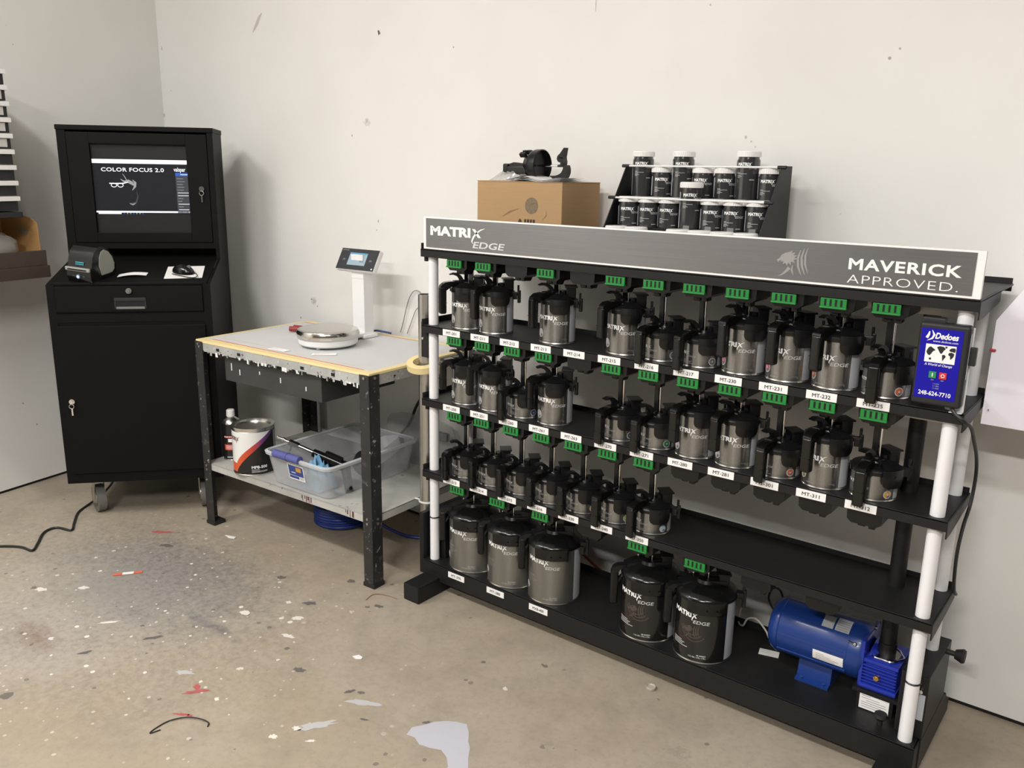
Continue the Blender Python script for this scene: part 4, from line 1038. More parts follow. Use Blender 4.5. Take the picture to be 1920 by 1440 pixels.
m = MB(); m.box(-.104, .104, .0, .024, -.048, .048, b=.006, T=hd); m.prism([(-.032, .01), (.032, .01), (.028, .05), (-.028, .05)], -.075, .02, 'z', T=Matrix.Translation((-.018, .178, .318)))
head = m.obj('display_head', M['white'], sc_)
m = MB(); m.box(-.101, .101, -.0015, .001, -.045, .045, T=hd)
m.flat(fit(text('sartorius', 0, 0, 2), .034, .0038), lambda x, z: tuple(hd @ Vector((x-.095, -.0018, z+.036))), 1)
for x in (-.072, .072): m.flat(fit(text('(T)', 0, 0, 2), .012, .006), lambda u, z, x=x: tuple(hd @ Vector((u+x-.006, -.0018, z-.006))), 1)
m.flat(disc(.092, -.037, .003), lambda x, z: tuple(hd @ Vector((x, -.0019, z))), 2)
m.obj('display_panel', [mat('slate_panel', (.035, .036, .041), .4, spec=.3), M['textgrey'], M['scrwhite']], head, 0)
m = MB(); m.flat(rect(-.048, .048, -.026, .028), lambda x, z: tuple(hd @ Vector((x, -.0021, z)))); m.flat(rect(-.048, .048, .021, .028), lambda x, z: tuple(hd @ Vector((x, -.0024, z))), 1)
m.flat(fit(text('0.0', 0, 0, 2), .020, .014), lambda x, z: tuple(hd @ Vector((x+.016, -.0024, z-.012))), 2)
m.obj('display_screen', [M['lcd'], M['lcdtop'], M['ink']], head, 0)
o = MB().tube([(-.660, .362, .797), (-.650, .395, .805), (-.625, .42, .800), (-.60, .44, .794)], .0042).obj('cable', M['bluehose']); tag(o, 'short dark blue cable leaving the back of the scale column', 'cable')
m = MB(); m.cyl((0, 0, .013), (.11, .02, .013), .011, .009, n=14); m.cyl((.0, .035, .013), (.11, .028, .013), .011, .009, n=14)
m2 = MB(); m2.box(.105, .17, .012, .036, .004, .022, b=.005)
t = thing('pliers', 'pair of pliers with dark red grips behind the scale pan', 'pliers', (-.945, .185, zt+.001), .35)
m.obj('grip', mat('dark_red_grip', (.26, .03, .025), .5), t); m2.obj('jaw', M['dark'], t)
for i, (x, y, rz, lab) in enumerate(((-.675, -.075, .1, 'white printed card near the front edge of the table, left of the other'), (-.485, -.015, .75, 'white printed card in front of the scale pan'))):
    m = MB(); m.box(-.045, .045, -.018, .018, 0, .001)
    for k in range(4): m.box(-.038, -.038+.02+.012*((k*7) % 4), .010-.007*k, .0115-.007*k, .001, .0013, 1)
    o = m.obj('paper_card', [M['label'], M['textgrey']], None, 0, (x, y, zt+.001), (0, 0, rz)); tag(o, lab, 'card', 'cards on the table')
# ---- on the lower shelf
t = thing('paint_can', 'large white and black paint can with open shiny rim on the lower table shelf', 'paint can', (-.858, -.083, zs+.001), math.radians(52))
m = MB(); r, h = .083, .193
m.lathe([(0, .002), (r-.003, .002), (r+.001, 0), (r+.001, .004), (r, .005), (r, h-.016), (r-.002, h-.014), (r-.002, h-.008), (r+.001, h-.006), (r+.001, h), (r-.012, h), (r-.013, h-.008), (0, h-.008)], 64, mis=[1, 1, 1, 1, 0, 1, 1, 1, 1, 1, 1, 1])
def m_swoosh():
    q = mat('white_black_can_label', (.8, .8, .8), .25); t_ = NT(q); x = t_.xyz()
    a = t_.math('ARCTAN2', x[0], t_.math('MULTIPLY', x[1], -1.0))
    a2 = t_.math('ADD', a, .9)
    edge = t_.math('ADD', t_.math('MULTIPLY', t_.math('POWER', t_.math('MAXIMUM', a2, 0.0), .75), .094), .012)
    dd = t_.math('SUBTRACT', x[2], edge)
    grad = t_.ramp(t_.math('MULTIPLY_ADD', a, .45, .5), [(.15, (.62, .10, .03)), (.5, (.50, .05, .03)), (.72, (.16, .05, .20)), (.95, (.05, .03, .10))])
    wdt = t_.math('MULTIPLY_ADD', a, -.010, .026)
    c = t_.mix(t_.math('GREATER_THAN', dd, 0.0), (.012, .011, .010), grad)
    c = t_.mix(t_.math('GREATER_THAN', dd, wdt), c, (.78, .77, .75))
    t_.color(c); return q
m.obj('can_body', [m_swoosh(), M['tin']], t)
m = MB(); R1 = r+.0006; A = math.radians
m.flat(fit(text('MPB-500', .03), .062, .0105), wrap(R1, A(-6), .030)); m.flat(fine(rect(0, .030, 0, .0016), .006), wrap(R1, A(-6), .0235)); m.flat(fine(rect(0, .062, 0, .001), .006), wrap(R1, A(-6), .018)); m.flat(fine(rect(0, .062, 0, .001), .006), wrap(R1, A(-6), .0145))
b, e = wordmark(.014/.07); m.flat(([(x*.07, y*.07) for x, y in b[0]], b[1]), wrap(R1, A(-88), .142), 1)
m.flat(fine(rect(0, .04, .008, h-.02), .006), wrap(R1, A(66), 0), 2)
m.obj('can_print', [M['textwhite'], mat('dark_red_brown_print', (.09, .03, .025), .5), M['strip']], t, 0)
t = thing('solvent_tin', 'small black and red solvent tin with white screw cap on the lower table shelf', 'tin', (-1.046, -.058, zs+.001), math.radians(50))
m = MB(); r = .037; m.lathe([(0, 0), (r, 0), (r+.001, .003), (r, .005), (r, .155), (r+.001, .157), (r, .160), (.032, .170), (.014, .182), (.014, .186), (0, .186)], 40, mis=[1, 1, 1, 0, 1, 1, 1, 1, 1, 1]); m.obj('tin_body', [mat('black_tin_print', (.014, .013, .013), .25), M['tin']], t)
m = MB(); m.lathe([(.0165, .182), (.0175, .186), (.0165, .208), (.014, .211), (0, .211)], 24); m.obj('screw_cap', M['jarcap'], t)
m = MB(); R1 = r+.0005
m.flat(fine(rect(-.03, .034, .045, .070), .005), wrap(R1, 0, 0), 0); m.flat(fine(rect(-.03, .034, .098, .106), .005), wrap(R1, 0, 0), 2); m.flat(fine(rect(-.012, .02, .080, .094), .005), wrap(R1, 0, 0), 1)
m.flat(fit(text('MATRIX', .02), .05, .006), wrap(R1+.0003, A(-44), .099), 1)
for k in range(4): m.flat(fine(rect(-.024, .012+.004*k, .050+.0045*k, .0515+.0045*k), .005), wrap(R1+.0003, 0, 0), 1)
m.flat(fine(rect(-.02, .02, .012, .018), .005), wrap(R1, 0, 0), 3)
m.obj('tin_print', [mat('orange_red_print', (.60, .07, .04), .4), M['textwhite'], M['red'], M['textdim']], t, 0)
# storage bin
sb = thing('storage_bin', 'frosted clear plastic bin of painting tools on the lower table shelf', 'bin', (-.532, .100, zs+.001), math.radians(1.5))
def rr(hx, hy, r, n=6):
    P = []
    for cx, cy, a in ((hx-r, hy-r, 0), (-hx+r, hy-r, 90), (-hx+r, -hy+r, 180), (hx-r, -hy+r, 270)):
        P += [(cx+r*math.cos(math.radians(a+90*k/n)), cy+r*math.sin(math.radians(a+90*k/n))) for k in range(n+1)]
    return P
def loft(m, rings, mi=0, cap0=True):
    n = len(rings[0][0]); k = len(m.v); V = [(x, y, z) for P, z in rings for x, y in P]
    F = [(j*n+i, j*n+(i+1) % n, (j+1)*n+(i+1) % n, (j+1)*n+i) for j in range(len(rings)-1) for i in range(n)]
    if cap0: F.append(tuple(range(n-1, -1, -1)))
    m.add(V, F, mi)
m = MB(); loft(m, [(rr(.155, .215, .03), .0), (rr(.160, .220, .03), .004), (rr(.180, .240, .035), .125)]); loft(m, [(rr(.1785, .2385, .035), .125), (rr(.1575, .2175, .03), .006)], cap0=False); m.obj('bin_shell', M['clear'], sb)
m = MB(); loft(m, [(rr(.180, .240, .035), .118), (rr(.188, .248, .04), .120), (rr(.190, .250, .04), .130), (rr(.180, .240, .035), .134), (rr(.176, .236, .035), .128)], cap0=False); m.obj('rim', M['clearrim'], sb)
def onbin(k): return lambda x, z: (x, -.2205-.02*(z-.004)/.121-.0006*k, z)
m = MB(); m.flat(rect(-.048, .042, .044, .106), onbin(1)); m.flat(rect(-.044, .038, .062, .102), onbin(2), 1); m.flat(rect(-.044, .010, .049, .060), onbin(2), 1); m.flat(rect(.014, .038, .049, .060), onbin(2), 2); m.flat(rect(-.002, .028, .080, .098), onbin(3), 3); m.flat(rect(-.03, -.005, .072, .075), onbin(3), 0)
m.obj('bin_sticker', [M['label'], mat('sticker_blue', (.03, .06, .25), .4), M['textgrey'], DOTS['amber']], sb, 0)
BW = Matrix.Translation((-.532, .100, zs+.001)) @ Matrix.Rotation(math.radians(1.5), 4, 'Z')
m = MB(); m.cyl((-.130, -.243, .130), (.015, -.243, .130), .0155, n=24); m.cyl((-.055, -.243, .130), (-.05, -.243, .130), .017, n=24)
o = m.obj('foam_grip', M['hblue'], None); o.matrix_world = BW @ Matrix.Translation((.018, 0, .003)); tag(o, 'violet blue foam grip sleeve over the front rim of the clear bin', 'grip')
crumple('cloth_rag', 'light blue crumpled cloth inside the clear bin', 0, 0, .055, .05, .10, 12, M['rag'], 0)
o = bpy.data.objects['cloth_rag']; o.matrix_world = BW @ Matrix.Translation((.035, -.155, .008)); o['category'] = 'rag'
t = thing('spray_gun', 'black spray tool with long chrome nozzle leaning out of the clear bin', 'spray gun')
t.matrix_world = BW @ Matrix.Translation((.115, -.09, .085)) @ Matrix.Rotation(math.radians(-158), 4, 'Z') @ Matrix.Rotation(math.radians(-18), 4, 'Y') @ Matrix.Diagonal((1.05, 1.35, 1.35, 1))
m = MB(); m.cyl((.13, 0, 0), (.20, 0, 0), .0075, n=14); m.cyl((.195, 0, 0), (.235, 0, 0), .0095, n=6); m.cyl((.235, 0, 0), (.285, 0, 0), .005, .004, n=12); m.cyl((.255, 0, 0), (.262, 0, 0), .007, n=12); m.cyl((.225, 0, -.004), (.225, 0, -.024), .004, n=10); m.obj('nozzle', M['chrome'], t)
m = MB(); m.cyl((.0, 0, 0), (.135, 0, 0), .016, .012, n=18); m.box(.02, .09, -.008, .008, .008, .022, b=.004); m.cyl((0, 0, -.005), (-.05, .03, -.05), .016, .013, n=14); m.obj('gun_body', M['gloss'], t)
m = MB(); m.prism([(.03, -.014), (.09, -.014), (.075, -.045), (.065, -.045)], -.005, .005, 'y'); m.obj('trigger', M['plastic'], t)
m = MB(); m.cyl((0, 0, 0), (0, 0, .03), .062, n=36); m.cyl((0, 0, .03), (0, 0, .045), .05, .02, n=36)
o = m.obj('sanding_pad', M['dark'], None); o.matrix_world = BW @ Matrix.Translation((.08, .05, .04)) @ Matrix.Rotation(.6, 4, 'Y'); tag(o, 'round dark grey sanding pad lying inside the clear bin', 'pad')
m = MB(); loft(m, [(rr(.05, .08, .02), 0), (rr(.06, .09, .02), .05)]); loft(m, [(rr(.058, .088, .02), .05), (rr(.048, .078, .02), .004)], cap0=False)
o = m.obj('plastic_tray', M['clearrim'], None); o.matrix_world = BW @ Matrix.Translation((.085, .13, .06)) @ Matrix.Rotation(.3, 4, 'X') @ Matrix.Rotation(-.25, 4, 'Y'); tag(o, 'pale clear plastic tray tilted at the back of the clear bin', 'tray')
# clear lid leaning at the back
t = thing('plastic_cover', 'clear plastic lid with grey clip leaning behind the bin on the lower table shelf', 'lid')
t.matrix_world = TM @ Matrix.Translation((.72, .520, zs+.002)) @ Matrix.Rotation(math.radians(-4), 4, 'X')
m = MB(); m.prism(rr(.185, .0, .0) if False else [(-.185, .0), (.185, .0), (.185, .16), (.165, .19), (.10, .205), (-.10, .205), (-.165, .19), (-.185, .16)], -.004, .004, 'y'); m.obj('cover_sheet', M['lidclear'], t)
m = MB(); m.box(.02, .15, -.012, .012, .125, .160, b=.006); m.obj('cover_clip', M['grey'], t)
o = MB().tube([(-.345, .35, .733), (-.37, .39, .70), (-.385, .42, .64), (-.41, .435, .57), (-.46, .44, .50), (-.50, .44, .42), (-.55, .43, .36), (-.60, .42, .32), (-.62, .40, .285)], .006).obj('power_cord', M['cord']); tag(o, 'thick black cord hanging under the right side of the table top', 'cord')
# hose coil under the table
m = MB(); P = []
for k in range(7*28+1):
    a = 2*PI*k/28; P.append((-.68+.115*math.cos(a)*(1+.03*math.sin(a*.37)), .215+.115*math.sin(a), .0075+.0112*(k/28)))
P += [(-.50, .22, .06), (-.42, .235, .030), (-.34, .26, .012), (-.28, .30, .0085)]
m.tube(P, .007, 8, sub=2); o = m.obj('air_hose', M['bluehose']); tag(o, 'coil of dark blue air hose on the floor under the table', 'hose')

# ================================================================== computer cabinet
CQ = (-1.548, -.518, .854)
CM = Matrix.Translation((CQ[0], CQ[1], 0)) @ Matrix.Rotation(CQ[2], 4, 'Z')
cw, cd_, cb_, h1, h2, HT, ys = .62, .60, .165, .996, 1.062, 1.62, .33
pc = thing('computer_cabinet', 'tall black steel computer cabinet on casters in the corner, screen behind its window', 'cabinet', (CQ[0], CQ[1], 0), CQ[2])
m = MB()
m.prism([(0, cb_), (0, h1), (ys+.02, h1+.0), (cd_, h1), (cd_, cb_)], .012, cw-.012, 'x')
for x in (0, cw-.012): m.prism([(0, cb_), (0, h1+.001), (.012, h1+.004), (ys, h2), (cd_, h2), (cd_, cb_)], x, x+.012, 'x')
m.box(.0, .03, -.003, 0, cb_, h1); m.box(cw-.03, cw, -.003, 0, cb_, h1); m.box(.03, cw-.03, -.003, 0, .845, .880); m.box(.03, cw-.03, -.003, 0, cb_, .205)
m.obj('lower_body', M['cabinet'], pc)
m = MB(); m.prism([(.0, h1), (.0, h1+.005), (ys+.06, h2+.017), (ys+.06, h2+.010)], .014, cw-.014, 'x'); m.box(.028, cw-.030, -.004, .010, h1-.002, h1+.009, b=.002); m.obj('desk_top', M['cabinet'], pc)
m = MB(); m.box(.032, cw-.032, -.010, 0, .887, .990, b=.002); dw = m.obj('drawer', M['cabinet'], pc)
m = MB(); m.box(.250, .370, -.013, -.009, .930, .944, b=.002); m.box(.250, .256, -.012, -.009, .900, .944); m.box(.364, .370, -.012, -.009, .900, .944); m.box(.256, .364, -.0135, -.0095, .898, .908, b=.002, mi=1); m.box(.256, .364, -.0105, -.0098, .906, .932, 2)
m.obj('drawer_pull', [M['dark'], M['grey'], M['darkgap']], dw)
def keylock(x, y, z, par, key=True, ring=True):
    m = MB(); m.cyl((x, y, z), (x, y-.010, z), .011, n=20); m.cyl((x, y-.010, z), (x, y-.013, z), .006, n=14)
    if key:
        m.tube([(x+.009*math.cos(t)-.001, y-.015, z-.018+.009*math.sin(t)) for t in [2*PI*k/14 for k in range(14)]], .0016, 6, sub=1, closed=True)
        m.box(x-.003, x+.003, y-.0155, y-.0135, z-.056, z-.026)
    m.obj('key_lock', M['chrome'] if key else M['grey'], par)
keylock(.309, -.010, .972, dw, False)
m = MB(); m.box(.024, cw-.028, -.012, 0, .208, .832, b=.003); dr = m.obj('lower_door', M['cabinet'], pc); keylock(.055, -.012, .522, dr)
m = MB()
m.box(0, .016, ys, cd_, h2, HT-.02); m.box(cw-.016, cw, ys, cd_, h2, HT-.02); m.box(-.003, cw+.003, ys-.004, cd_, HT-.02, HT, b=.002); m.box(.016, cw-.016, cd_-.02, cd_, h2, HT-.02)
m.box(.016, cw-.016, ys+.002, ys+.02, 1.110, 1.135); m.box(.016, cw-.016, ys+.09, ys+.10, h2, 1.13)
m.box(.016, .034, ys, ys+.015, 1.135, HT-.02); m.box(cw-.024, cw-.016, ys, ys+.015, 1.135, HT-.02)
m.obj('monitor_housing', M['cabinet'], pc)
m = MB(); y0 = ys-.003
X0, X1, Z0, Z1 = .036, .594, 1.137, 1.592; gx0, gx1, gz0, gz1 = .124, .508, 1.178, 1.547
m.box(X0, gx0, y0, y0+.012, Z0, Z1, b=.0015); m.box(gx1, X1, y0, y0+.012, Z0, Z1, b=.0015); m.box(gx0, gx1, y0, y0+.012, gz1, Z1, b=.0015); m.box(gx0, gx1, y0, y0+.012, Z0, gz0, b=.0015)
md = m.obj('monitor_door', M['cabinet'], pc)
MB().box(gx0, gx1, y0+.006, y0+.009, gz0, gz1).obj('glass_pane', M['glass'], md, 0)
keylock(.563, y0, 1.366, md)
m = MB(); yy = y0+.020; m.box(.07, .56, yy, yy+.04, 1.15, 1.58); mon = m.obj('monitor', mat('dark_monitor_bezel', (.02, .02, .021), .4), pc)
m = MB(); q0, q1, r0, r1 = .124, .508, 1.256, 1.484
f = lambda k: onY(yy-.0006-.0006*k)
m.flat(rect(q0, q1, r0, r1), f(0), 0); m.flat(rect(q0, q1, r1-.017, r1), f(1), 1); m.flat(rect(q0, q1, r0+.006, r0+.013), f(1), 1); m.flat(rect(q0+.008, q0+.100, r0, r0+.008), f(2), 1)
for k in range(7): m.flat(disc(q0+.112+.0125*k, r0+.003, .003, n=8), f(2), 2 if k % 3 else 3)
m.flat(fit(text('COLOR FOCUS 2.0', .012, 0, 3, 1.05), .252, .0152), onY(yy-.0024, .158, 1.434), 1)
m.flat(rect(.455, q1, 1.262, 1.420), f(1), 4); m.flat(rect(.455, q1, 1.418, 1.432), f(2), 3); m.flat(fit(text('valspar', .01), .048, .017), onY(yy-.0026, .450, 1.437), 1); m.flat(rect(.476, .506, 1.423, 1.4255), f(3), 1)
for k in range(12): m.flat(rect(.460, .460+(.026, .032, .024, .028, .026, .046, .044, .020, .016, .046, .020, .042)[k], 1.406-.0119*k, 1.408-.0119*k), f(2), 1 if k in (5, 6, 9, 11) else 2)
# dim portrait shapes and a pair of glasses
m.flat(ribbon([(.232, 1.402), (.246, 1.392), (.262, 1.394), (.276, 1.386), (.288, 1.374)], [.002, .008, .014, .014, .004]), f(1), 2)
m.flat(ribbon([(.242, 1.424), (.250, 1.412), (.256, 1.398)], [.002, .003, .003]), f(2), 2); m.flat(ribbon([(.280, 1.400), (.290, 1.388), (.288, 1.372), (.276, 1.356)], [.002, .010, .009, .002]), f(2), 2)
m.flat(ribbon([(.292, 1.352), (.296, 1.330), (.288, 1.306), (.270, 1.298), (.258, 1.304)], [.001, .004, .006, .009, .002]), f(1), 4); m.flat(ribbon([(.262, 1.300), (.274, 1.296), (.286, 1.302)], [.002, .006, .002]), f(2), 2)
for cx in (.204, .230): m.flat(ribbon([(cx+.011*math.cos(t), 1.377+.008*math.sin(t)) for t in [2*PI*k/14 for k in range(15)]], [.0028]*15), f(3), 1)
m.flat(ribbon([(.186, 1.384), (.215, 1.384), (.244, 1.385), (.262, 1.390)], [.004, .004, .004, .003]), f(3), 1)
m.obj('display_screen', [M['scrblack'], M['scrwhite'], M['scrgrey'], M['scrblue'], mat('screen_dim', (.05, .055, .07), .4, emit=.7)], mon, 0)
def caster(x, y, a):
    m = MB(); m.box(-.035, .035, -.035, .035, cb_-.006, cb_); m.cyl((0, 0, cb_-.02), (0, 0, cb_-.006), .022, n=18)
    for s in (-1, 1): m.prism([(-.012, cb_-.02), (.024, cb_-.02), (.034, .055), (.010, .055)], s*.021-.002, s*.021+.002, 'x')
    o = m.obj('caster', M['steel'], pc, loc=(x, y, 0), rot=(0, 0, a))
    m = MB(); m.cyl((-.016, .02, .06), (.016, .02, .06), .060, n=32); m.cyl((-.019, .02, .06), (.019, .02, .06), .035, n=24, mi=1); m.obj('wheel', [mat('grey_rubber', (.15, .145, .135), .6), M['steel']], o)
for x, y, a in ((.095, .085, .5), (cw-.095, .085, .2), (.095, cd_-.085, .1), (cw-.095, cd_-.085, .4)): caster(x, y, a)
# side seam as a shallow groove line of the body
sl = math.atan2(h2+.012-h1-.005+.005, ys+.06)
def on_desk(x, y, rz=0, dz=.0): return CM @ Matrix.Translation((x, y, h1+.0055+(h2+.017-h1-.005)/(ys+.06)*y+dz)) @ Matrix.Rotation(math.atan2(h2+.017-h1-.005, ys+.06), 4, 'X') @ Matrix.Rotation(rz, 4, 'Z')
lp = thing('label_printer', 'small black label printer with pale curved side on the cabinet desk', 'label printer', Mx=on_desk(.078, .035, math.radians(-24)))
pf = [(.0, .0), (-.006, .02), (-.004, .045), (.004, .056), (.018, .095), (.032, .118), (.055, .132), (.085, .130), (.115, .112), (.140, .080), (.152, .045), (.148, .012), (.135, 0)]
m = MB(); m.prism(pf, 0, .108, 'x'); m.obj('printer_body', M['gloss'], lp)
m = MB(); cxm, czm = .085, .062; m.prism([(cxm+(y-cxm)*.80+.004, czm+(z-czm)*.84) for y, z in [(.045, .012), (.034, .06), (.045, .1), (.062, .122), (.085, .128), (.112, .112), (.135, .082), (.146, .048), (.140, .02), (.12, .008)]], .1075, .1115, 'x'); m.obj('side_cover', M['clouds'], lp)
m = MB(); m.box(-.001, .109, -.012, -.001, .048, .064, b=.004); m.box(.012, .096, -.0135, -.008, .053, .058, 1); m.obj('label_slot', [mat('silver_plastic', (.42, .42, .40), .3, .5), M['darkgap']], lp)
m = MB(); m.cyl((.052, -.003, .026), (.052, -.009, .026), .009, n=20); m.cyl((.052, -.009, .026), (.052, -.0105, .026), .0055, n=16, mi=1); m.obj('power_button', [M['grey'], M['led']], lp)
m = MB(); TT = Matrix.Translation((0, .008, .071)) @ Matrix.Rotation(math.radians(-20), 4, 'X')
m.box(.036, .074, -.0022, -.001, -.001, .003, T=TT); m.box(.036, .074, -.0022, -.001, .006, .011, T=TT)
for x in (.03, .075): m.box(x-.004, x+.004, -.0055, -.003, .026, .028)
m.obj('print_marks', M['teal'], lp, 0)
V = []; m = MB()
for i in range(9):
    u = i/8; V += [(-.055+.11*u, -.018+.01*u, .0006+.010*math.sin(PI*u)*.6), (-.05+.11*u, .020+.01*u, .0006+.010*math.sin(PI*u)*.6)]
m.add(V, [(2*i, 2*i+2, 2*i+3, 2*i+1) for i in range(8)]); o = m.obj('paper_slip', M['paper']); o.matrix_world = on_desk(.302, .090, .1, .0015); tag(o, 'curled white paper slip lying on the cabinet desk', 'paper')
o = MB().box(-.074, .074, -.080, .080, 0, .0012).obj('paper_sheet', M['paper'], None, 0); o.matrix_world = on_desk(.502, .132, .06, .0006); tag(o, 'white paper sheet under the mouse on the cabinet desk', 'paper')
t = thing('computer_mouse', 'black computer mouse on the white sheet on the cabinet desk', 'mouse', Mx=on_desk(.498, .125, math.radians(60), .0022))
m = MB(); m.sphere((0, 0, 0), .031, .052, .034, n=24)
m.v = [(x, y, max(0, z)) for x, y, z in m.v]; m.obj('mouse_body', M['gloss'], t)
m = MB(); m.cyl((-.004, -.030, .028), (.004, -.030, .028), .008, n=14); m.obj('scroll_wheel', M['grey'], t)
m = MB(); m.tube([(0, -.050, .010), (-.01, -.075, .006), (-.035, -.09, .004), (-.05, -.07, .004), (-.045, .02, .004)], .0018, 6); m.obj('mouse_cord', M['cord'], t)
P = [(-1.60, -.98), (-1.545, -.895), (-1.49, -.82), (-1.425, -.775), (-1.36, -.762), (-1.41, -.72), (-1.50, -.655), (-1.51, -.60), (-1.44, -.575), (-1.50, -.535), (-1.60, -.47), (-1.655, -.40)]
o = MB().tube([(x, y, .0052) for x, y in P]+[(-1.655, -.345, .03), (-1.62, -.30, .09), (-1.60, -.285, .162)], .005).obj('power_cord', M['cord']); tag(o, 'black power cord running over the floor from under the cabinet', 'cord')

# ================================================================== left wall: shelf, carton, chip trays
def LW(d, s, z): return LWM @ Matrix.Translation((d, s, z))
ws = thing('wall_shelf', 'dark brown wooden shelf on the left wall', 'shelf', Mx=LW(0, -.903, .993))
MB().box(.002, .30, -.62, 0, 0, .050, b=.002).obj('shelf_board', M['wood'], ws)
MB().box(.279, .297, -.62, -.008, .0505, .113, b=.002).obj('front_board', M['wood'], ws)
m = MB(); m.box(.002, .27, -.012, -.008, .0505, .235); m.prism([(.012, .0505), (.012, .262), (.05, .262), (.05, .0505)], -.36, -.012, 'y'); m.v = m.v
t = thing('bin_box', 'open orange cardboard bin box on the brown wall shelf', 'box', Mx=LW(0, -.903, .993))
m = MB(); m.prism([(.010, .0505), (.010, .262), (.10, .262), (.225, .245), (.262, .225), (.268, .0505)], -.015, -.011, 'y'); m.prism([(.010, .0505), (.010, .262), (.10, .262), (.225, .245), (.262, .225), (.268, .0505)], -.42, -.416, 'y')
m.box(.010, .014, -.416, -.015, .0505, .255); m.box(.264, .268, -.416, -.015, .0505, .100); m.box(.014, .264, -.416, -.015, .0505, .054); m.obj('box_shell', M['card2'], t, 0)
m = MB(); m.prism([(.130, .185), (.145, .202), (.20, .188), (.187, .171)], -.0165, -.0152, 'y'); m.obj('hand_hole', [M['clouds'], M['boxink']], t, 0)
g = random.Random(4); m = MB(); m.sphere((.17, -.17, .125), .085, .11, .068, n=22, jit=.07, seed=9); o = m.obj('plastic_bag', M['bag'], None, 60); o.matrix_world = LW(0, -.903, .993); tag(o, 'bulging clear plastic bag inside the bin box on the wall shelf', 'bag')
for k in range(9):
    z = 1.762-.0613*k; top = k < 5
    nm = ['topmost', 'second from the top', 'third from the top', 'fourth from the top', 'fifth from the top', 'fourth from the bottom', 'third from the bottom', 'second from the bottom', 'lowest'][k]
    t = thing('chip_tray', 'white-fronted chip tray on the left wall, %s of nine' % nm, 'tray', Mx=LW(0, -.998, z), group='chip trays on the left wall')
    m = MB(); m.box(.002, .285, -.40, -.004, 0, .004); m.box(.002, .285, -.008, -.004, .004, .044); m.box(.002, .285, -.40, -.396, .004, .044); m.box(.281, .285, -.396, -.008, .004, .041); m.box(.002, .006, -.396, -.008, .004, .056)
    m.obj('tray_shell', M['dark'], t, 0)
    MB().box(.285, .300, -.40, 0, .040, .058, b=.001).obj('label_strip', M['label'], t)
    if top: MB().box(.2852, .291, -.36, -.022, .006, .038).obj('colour_chips', mat('chip_cards', (.62, .60, .57), .7, var=.35, vscale=25), t, 0)
m = MB(); m.box(.0, .30, -.45, .002, -.026, -.004, b=.002); o = m.obj('tray_rack', M['dark']); o.matrix_world = LW(0.002, -.998, 1.2716); tag(o, 'dark grey wall bracket under the stack of chip trays', 'bracket')

# ================================================================== white panel at the right
wp = thing('wall_box', 'white sheet metal box on the back wall at the right end of the rack', 'box', (1.652, .20, .896))
m = MB(); m.prism([(0, 0), (.55, 0), (.55, .70), (.22, .62), (0, .249)], 0, YB-.20-.001, 'y'); m.obj('box_shell', M['lav'], wp, 20)
m = MB(); m.cyl((.012, .0, .036), (.012, -.002, .036), .004, n=12); m.cyl((.012, -.002, .036), (.012, -.0025, .036), .0015, n=8, mi=1); m.obj('screw', [M['white'], M['dark']], wp)
m = MB(); m.box(-.004, .009, -.006, .002, .176, .182, b=.002); m.obj('red_clip', M['redplastic'], wp)

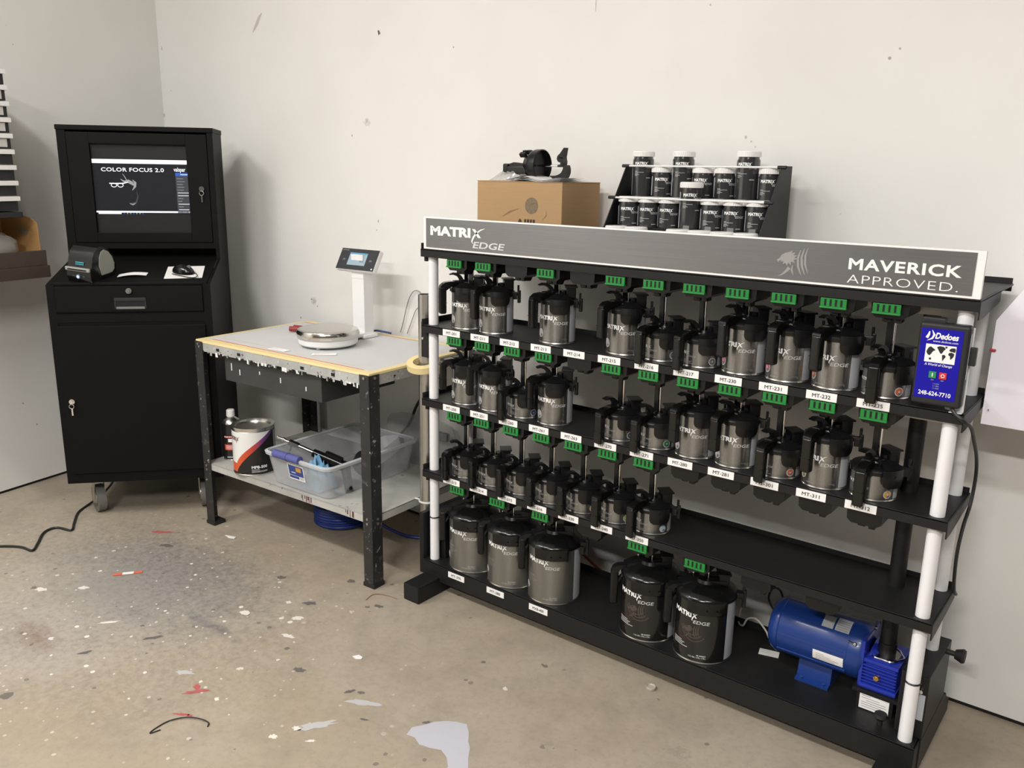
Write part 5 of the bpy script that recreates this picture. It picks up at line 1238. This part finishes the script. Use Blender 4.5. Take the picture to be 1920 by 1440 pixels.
# ================================================================== odds and ends on the floor
m = MB(); m.box(-.05, .05, -.009, .009, 0, .0012); m.box(-.018, .02, -.0092, .0092, .001, .0016, 1)
o = m.obj('paper_strip', [mat('orange_red_paper', (.62, .14, .08), .6), M['paper']], None, 0, (-.905, -.622, .0012), (0, 0, .95)); tag(o, 'orange red strip of paper on the stained floor', 'paper')
def scrap(label, x, y, pts, colr, z=.0012):
    m = MB(); m.prism(pts, 0, .0012, 'z'); o = m.obj('paper_scrap', colr, None, 0, (x, y, z)); tag(o, label, 'scrap')
scrap('white paper scrap with a red tail on the floor before the table', -.90, -.19, [(-.03, -.006), (.005, -.012), (.03, -.004), (.02, .012), (-.004, .004)], M['paper'])
scrap('oval white scrap on the floor between the rack foot and the grey paint patch', .165, -.462, [(-.016, -.008), (.004, -.012), (.018, -.002), (.012, .009), (-.006, .010)], M['paper'])
scrap('ragged white scrap on the floor left of the oval one', -.33, -.52, [(-.02, -.01), (.0, -.014), (.02, -.006), (.016, .008), (.0, .014), (-.014, .008)], M['palepaint'])
m = MB(); m.lathe([(0, 0), (.013, 0), (.0145, .002), (.0145, .008), (.013, .009), (.011, .006), (0, .006)], 24); o = m.obj('bottle_cap', mat('clear_cap', (.42, .38, .32), .35), None, 35, (.946, -.03, 0.0001)); tag(o, 'small pale bottle cap on the floor in front of the rack', 'cap')
o = MB().tube([(.028, -1.035, .002), (.02, -1.06, .002), (.012, -1.04, .002), (.012, -1.0, .003), (.035, -.965, .005), (.07, -.945, .006), (.10, -.938, .004), (.112, -.948, .002)], .0018, 6).obj('wire', M['dark']); tag(o, 'curved piece of dark wire on the floor near the red paint marks', 'wire')
o = MB().tube([(-.085, -.20, .0015), (-.095, -.165, .002), (-.085, -.145, .003), (-.05, -.13, .002), (-.01, -.125, .0015)], .0013, 6).obj('wire', M['rust']); tag(o, 'thin rusty wire on the floor beside the front right table leg', 'wire')
o = MB().tube([(.30, .445, .125), (.36, .445, .105), (.42, .44, .075), (.50, .435, .04), (.58, .43, .010), (.70, .42, .006), (.85, .42, .006)], .005).obj('extension_cord', M['orange']); tag(o, 'orange extension cord on the floor behind the mixing rack', 'cord')
o = MB().tube([(-.565, .458, .80), (-.545, .457, .85), (-.525, .456, .91), (-.505, .456, .955), (-.480, .456, .982), (-.450, .456, .982), (-.43, .456, .96), (-.45, .456, .925), (-.475, .457, .90), (-.495, .457, .86), (-.525, .458, .80)], .0016, 6).obj('wire', M['grey']); tag(o, 'loop of thin grey wire against the back wall behind the steel tube', 'wire')
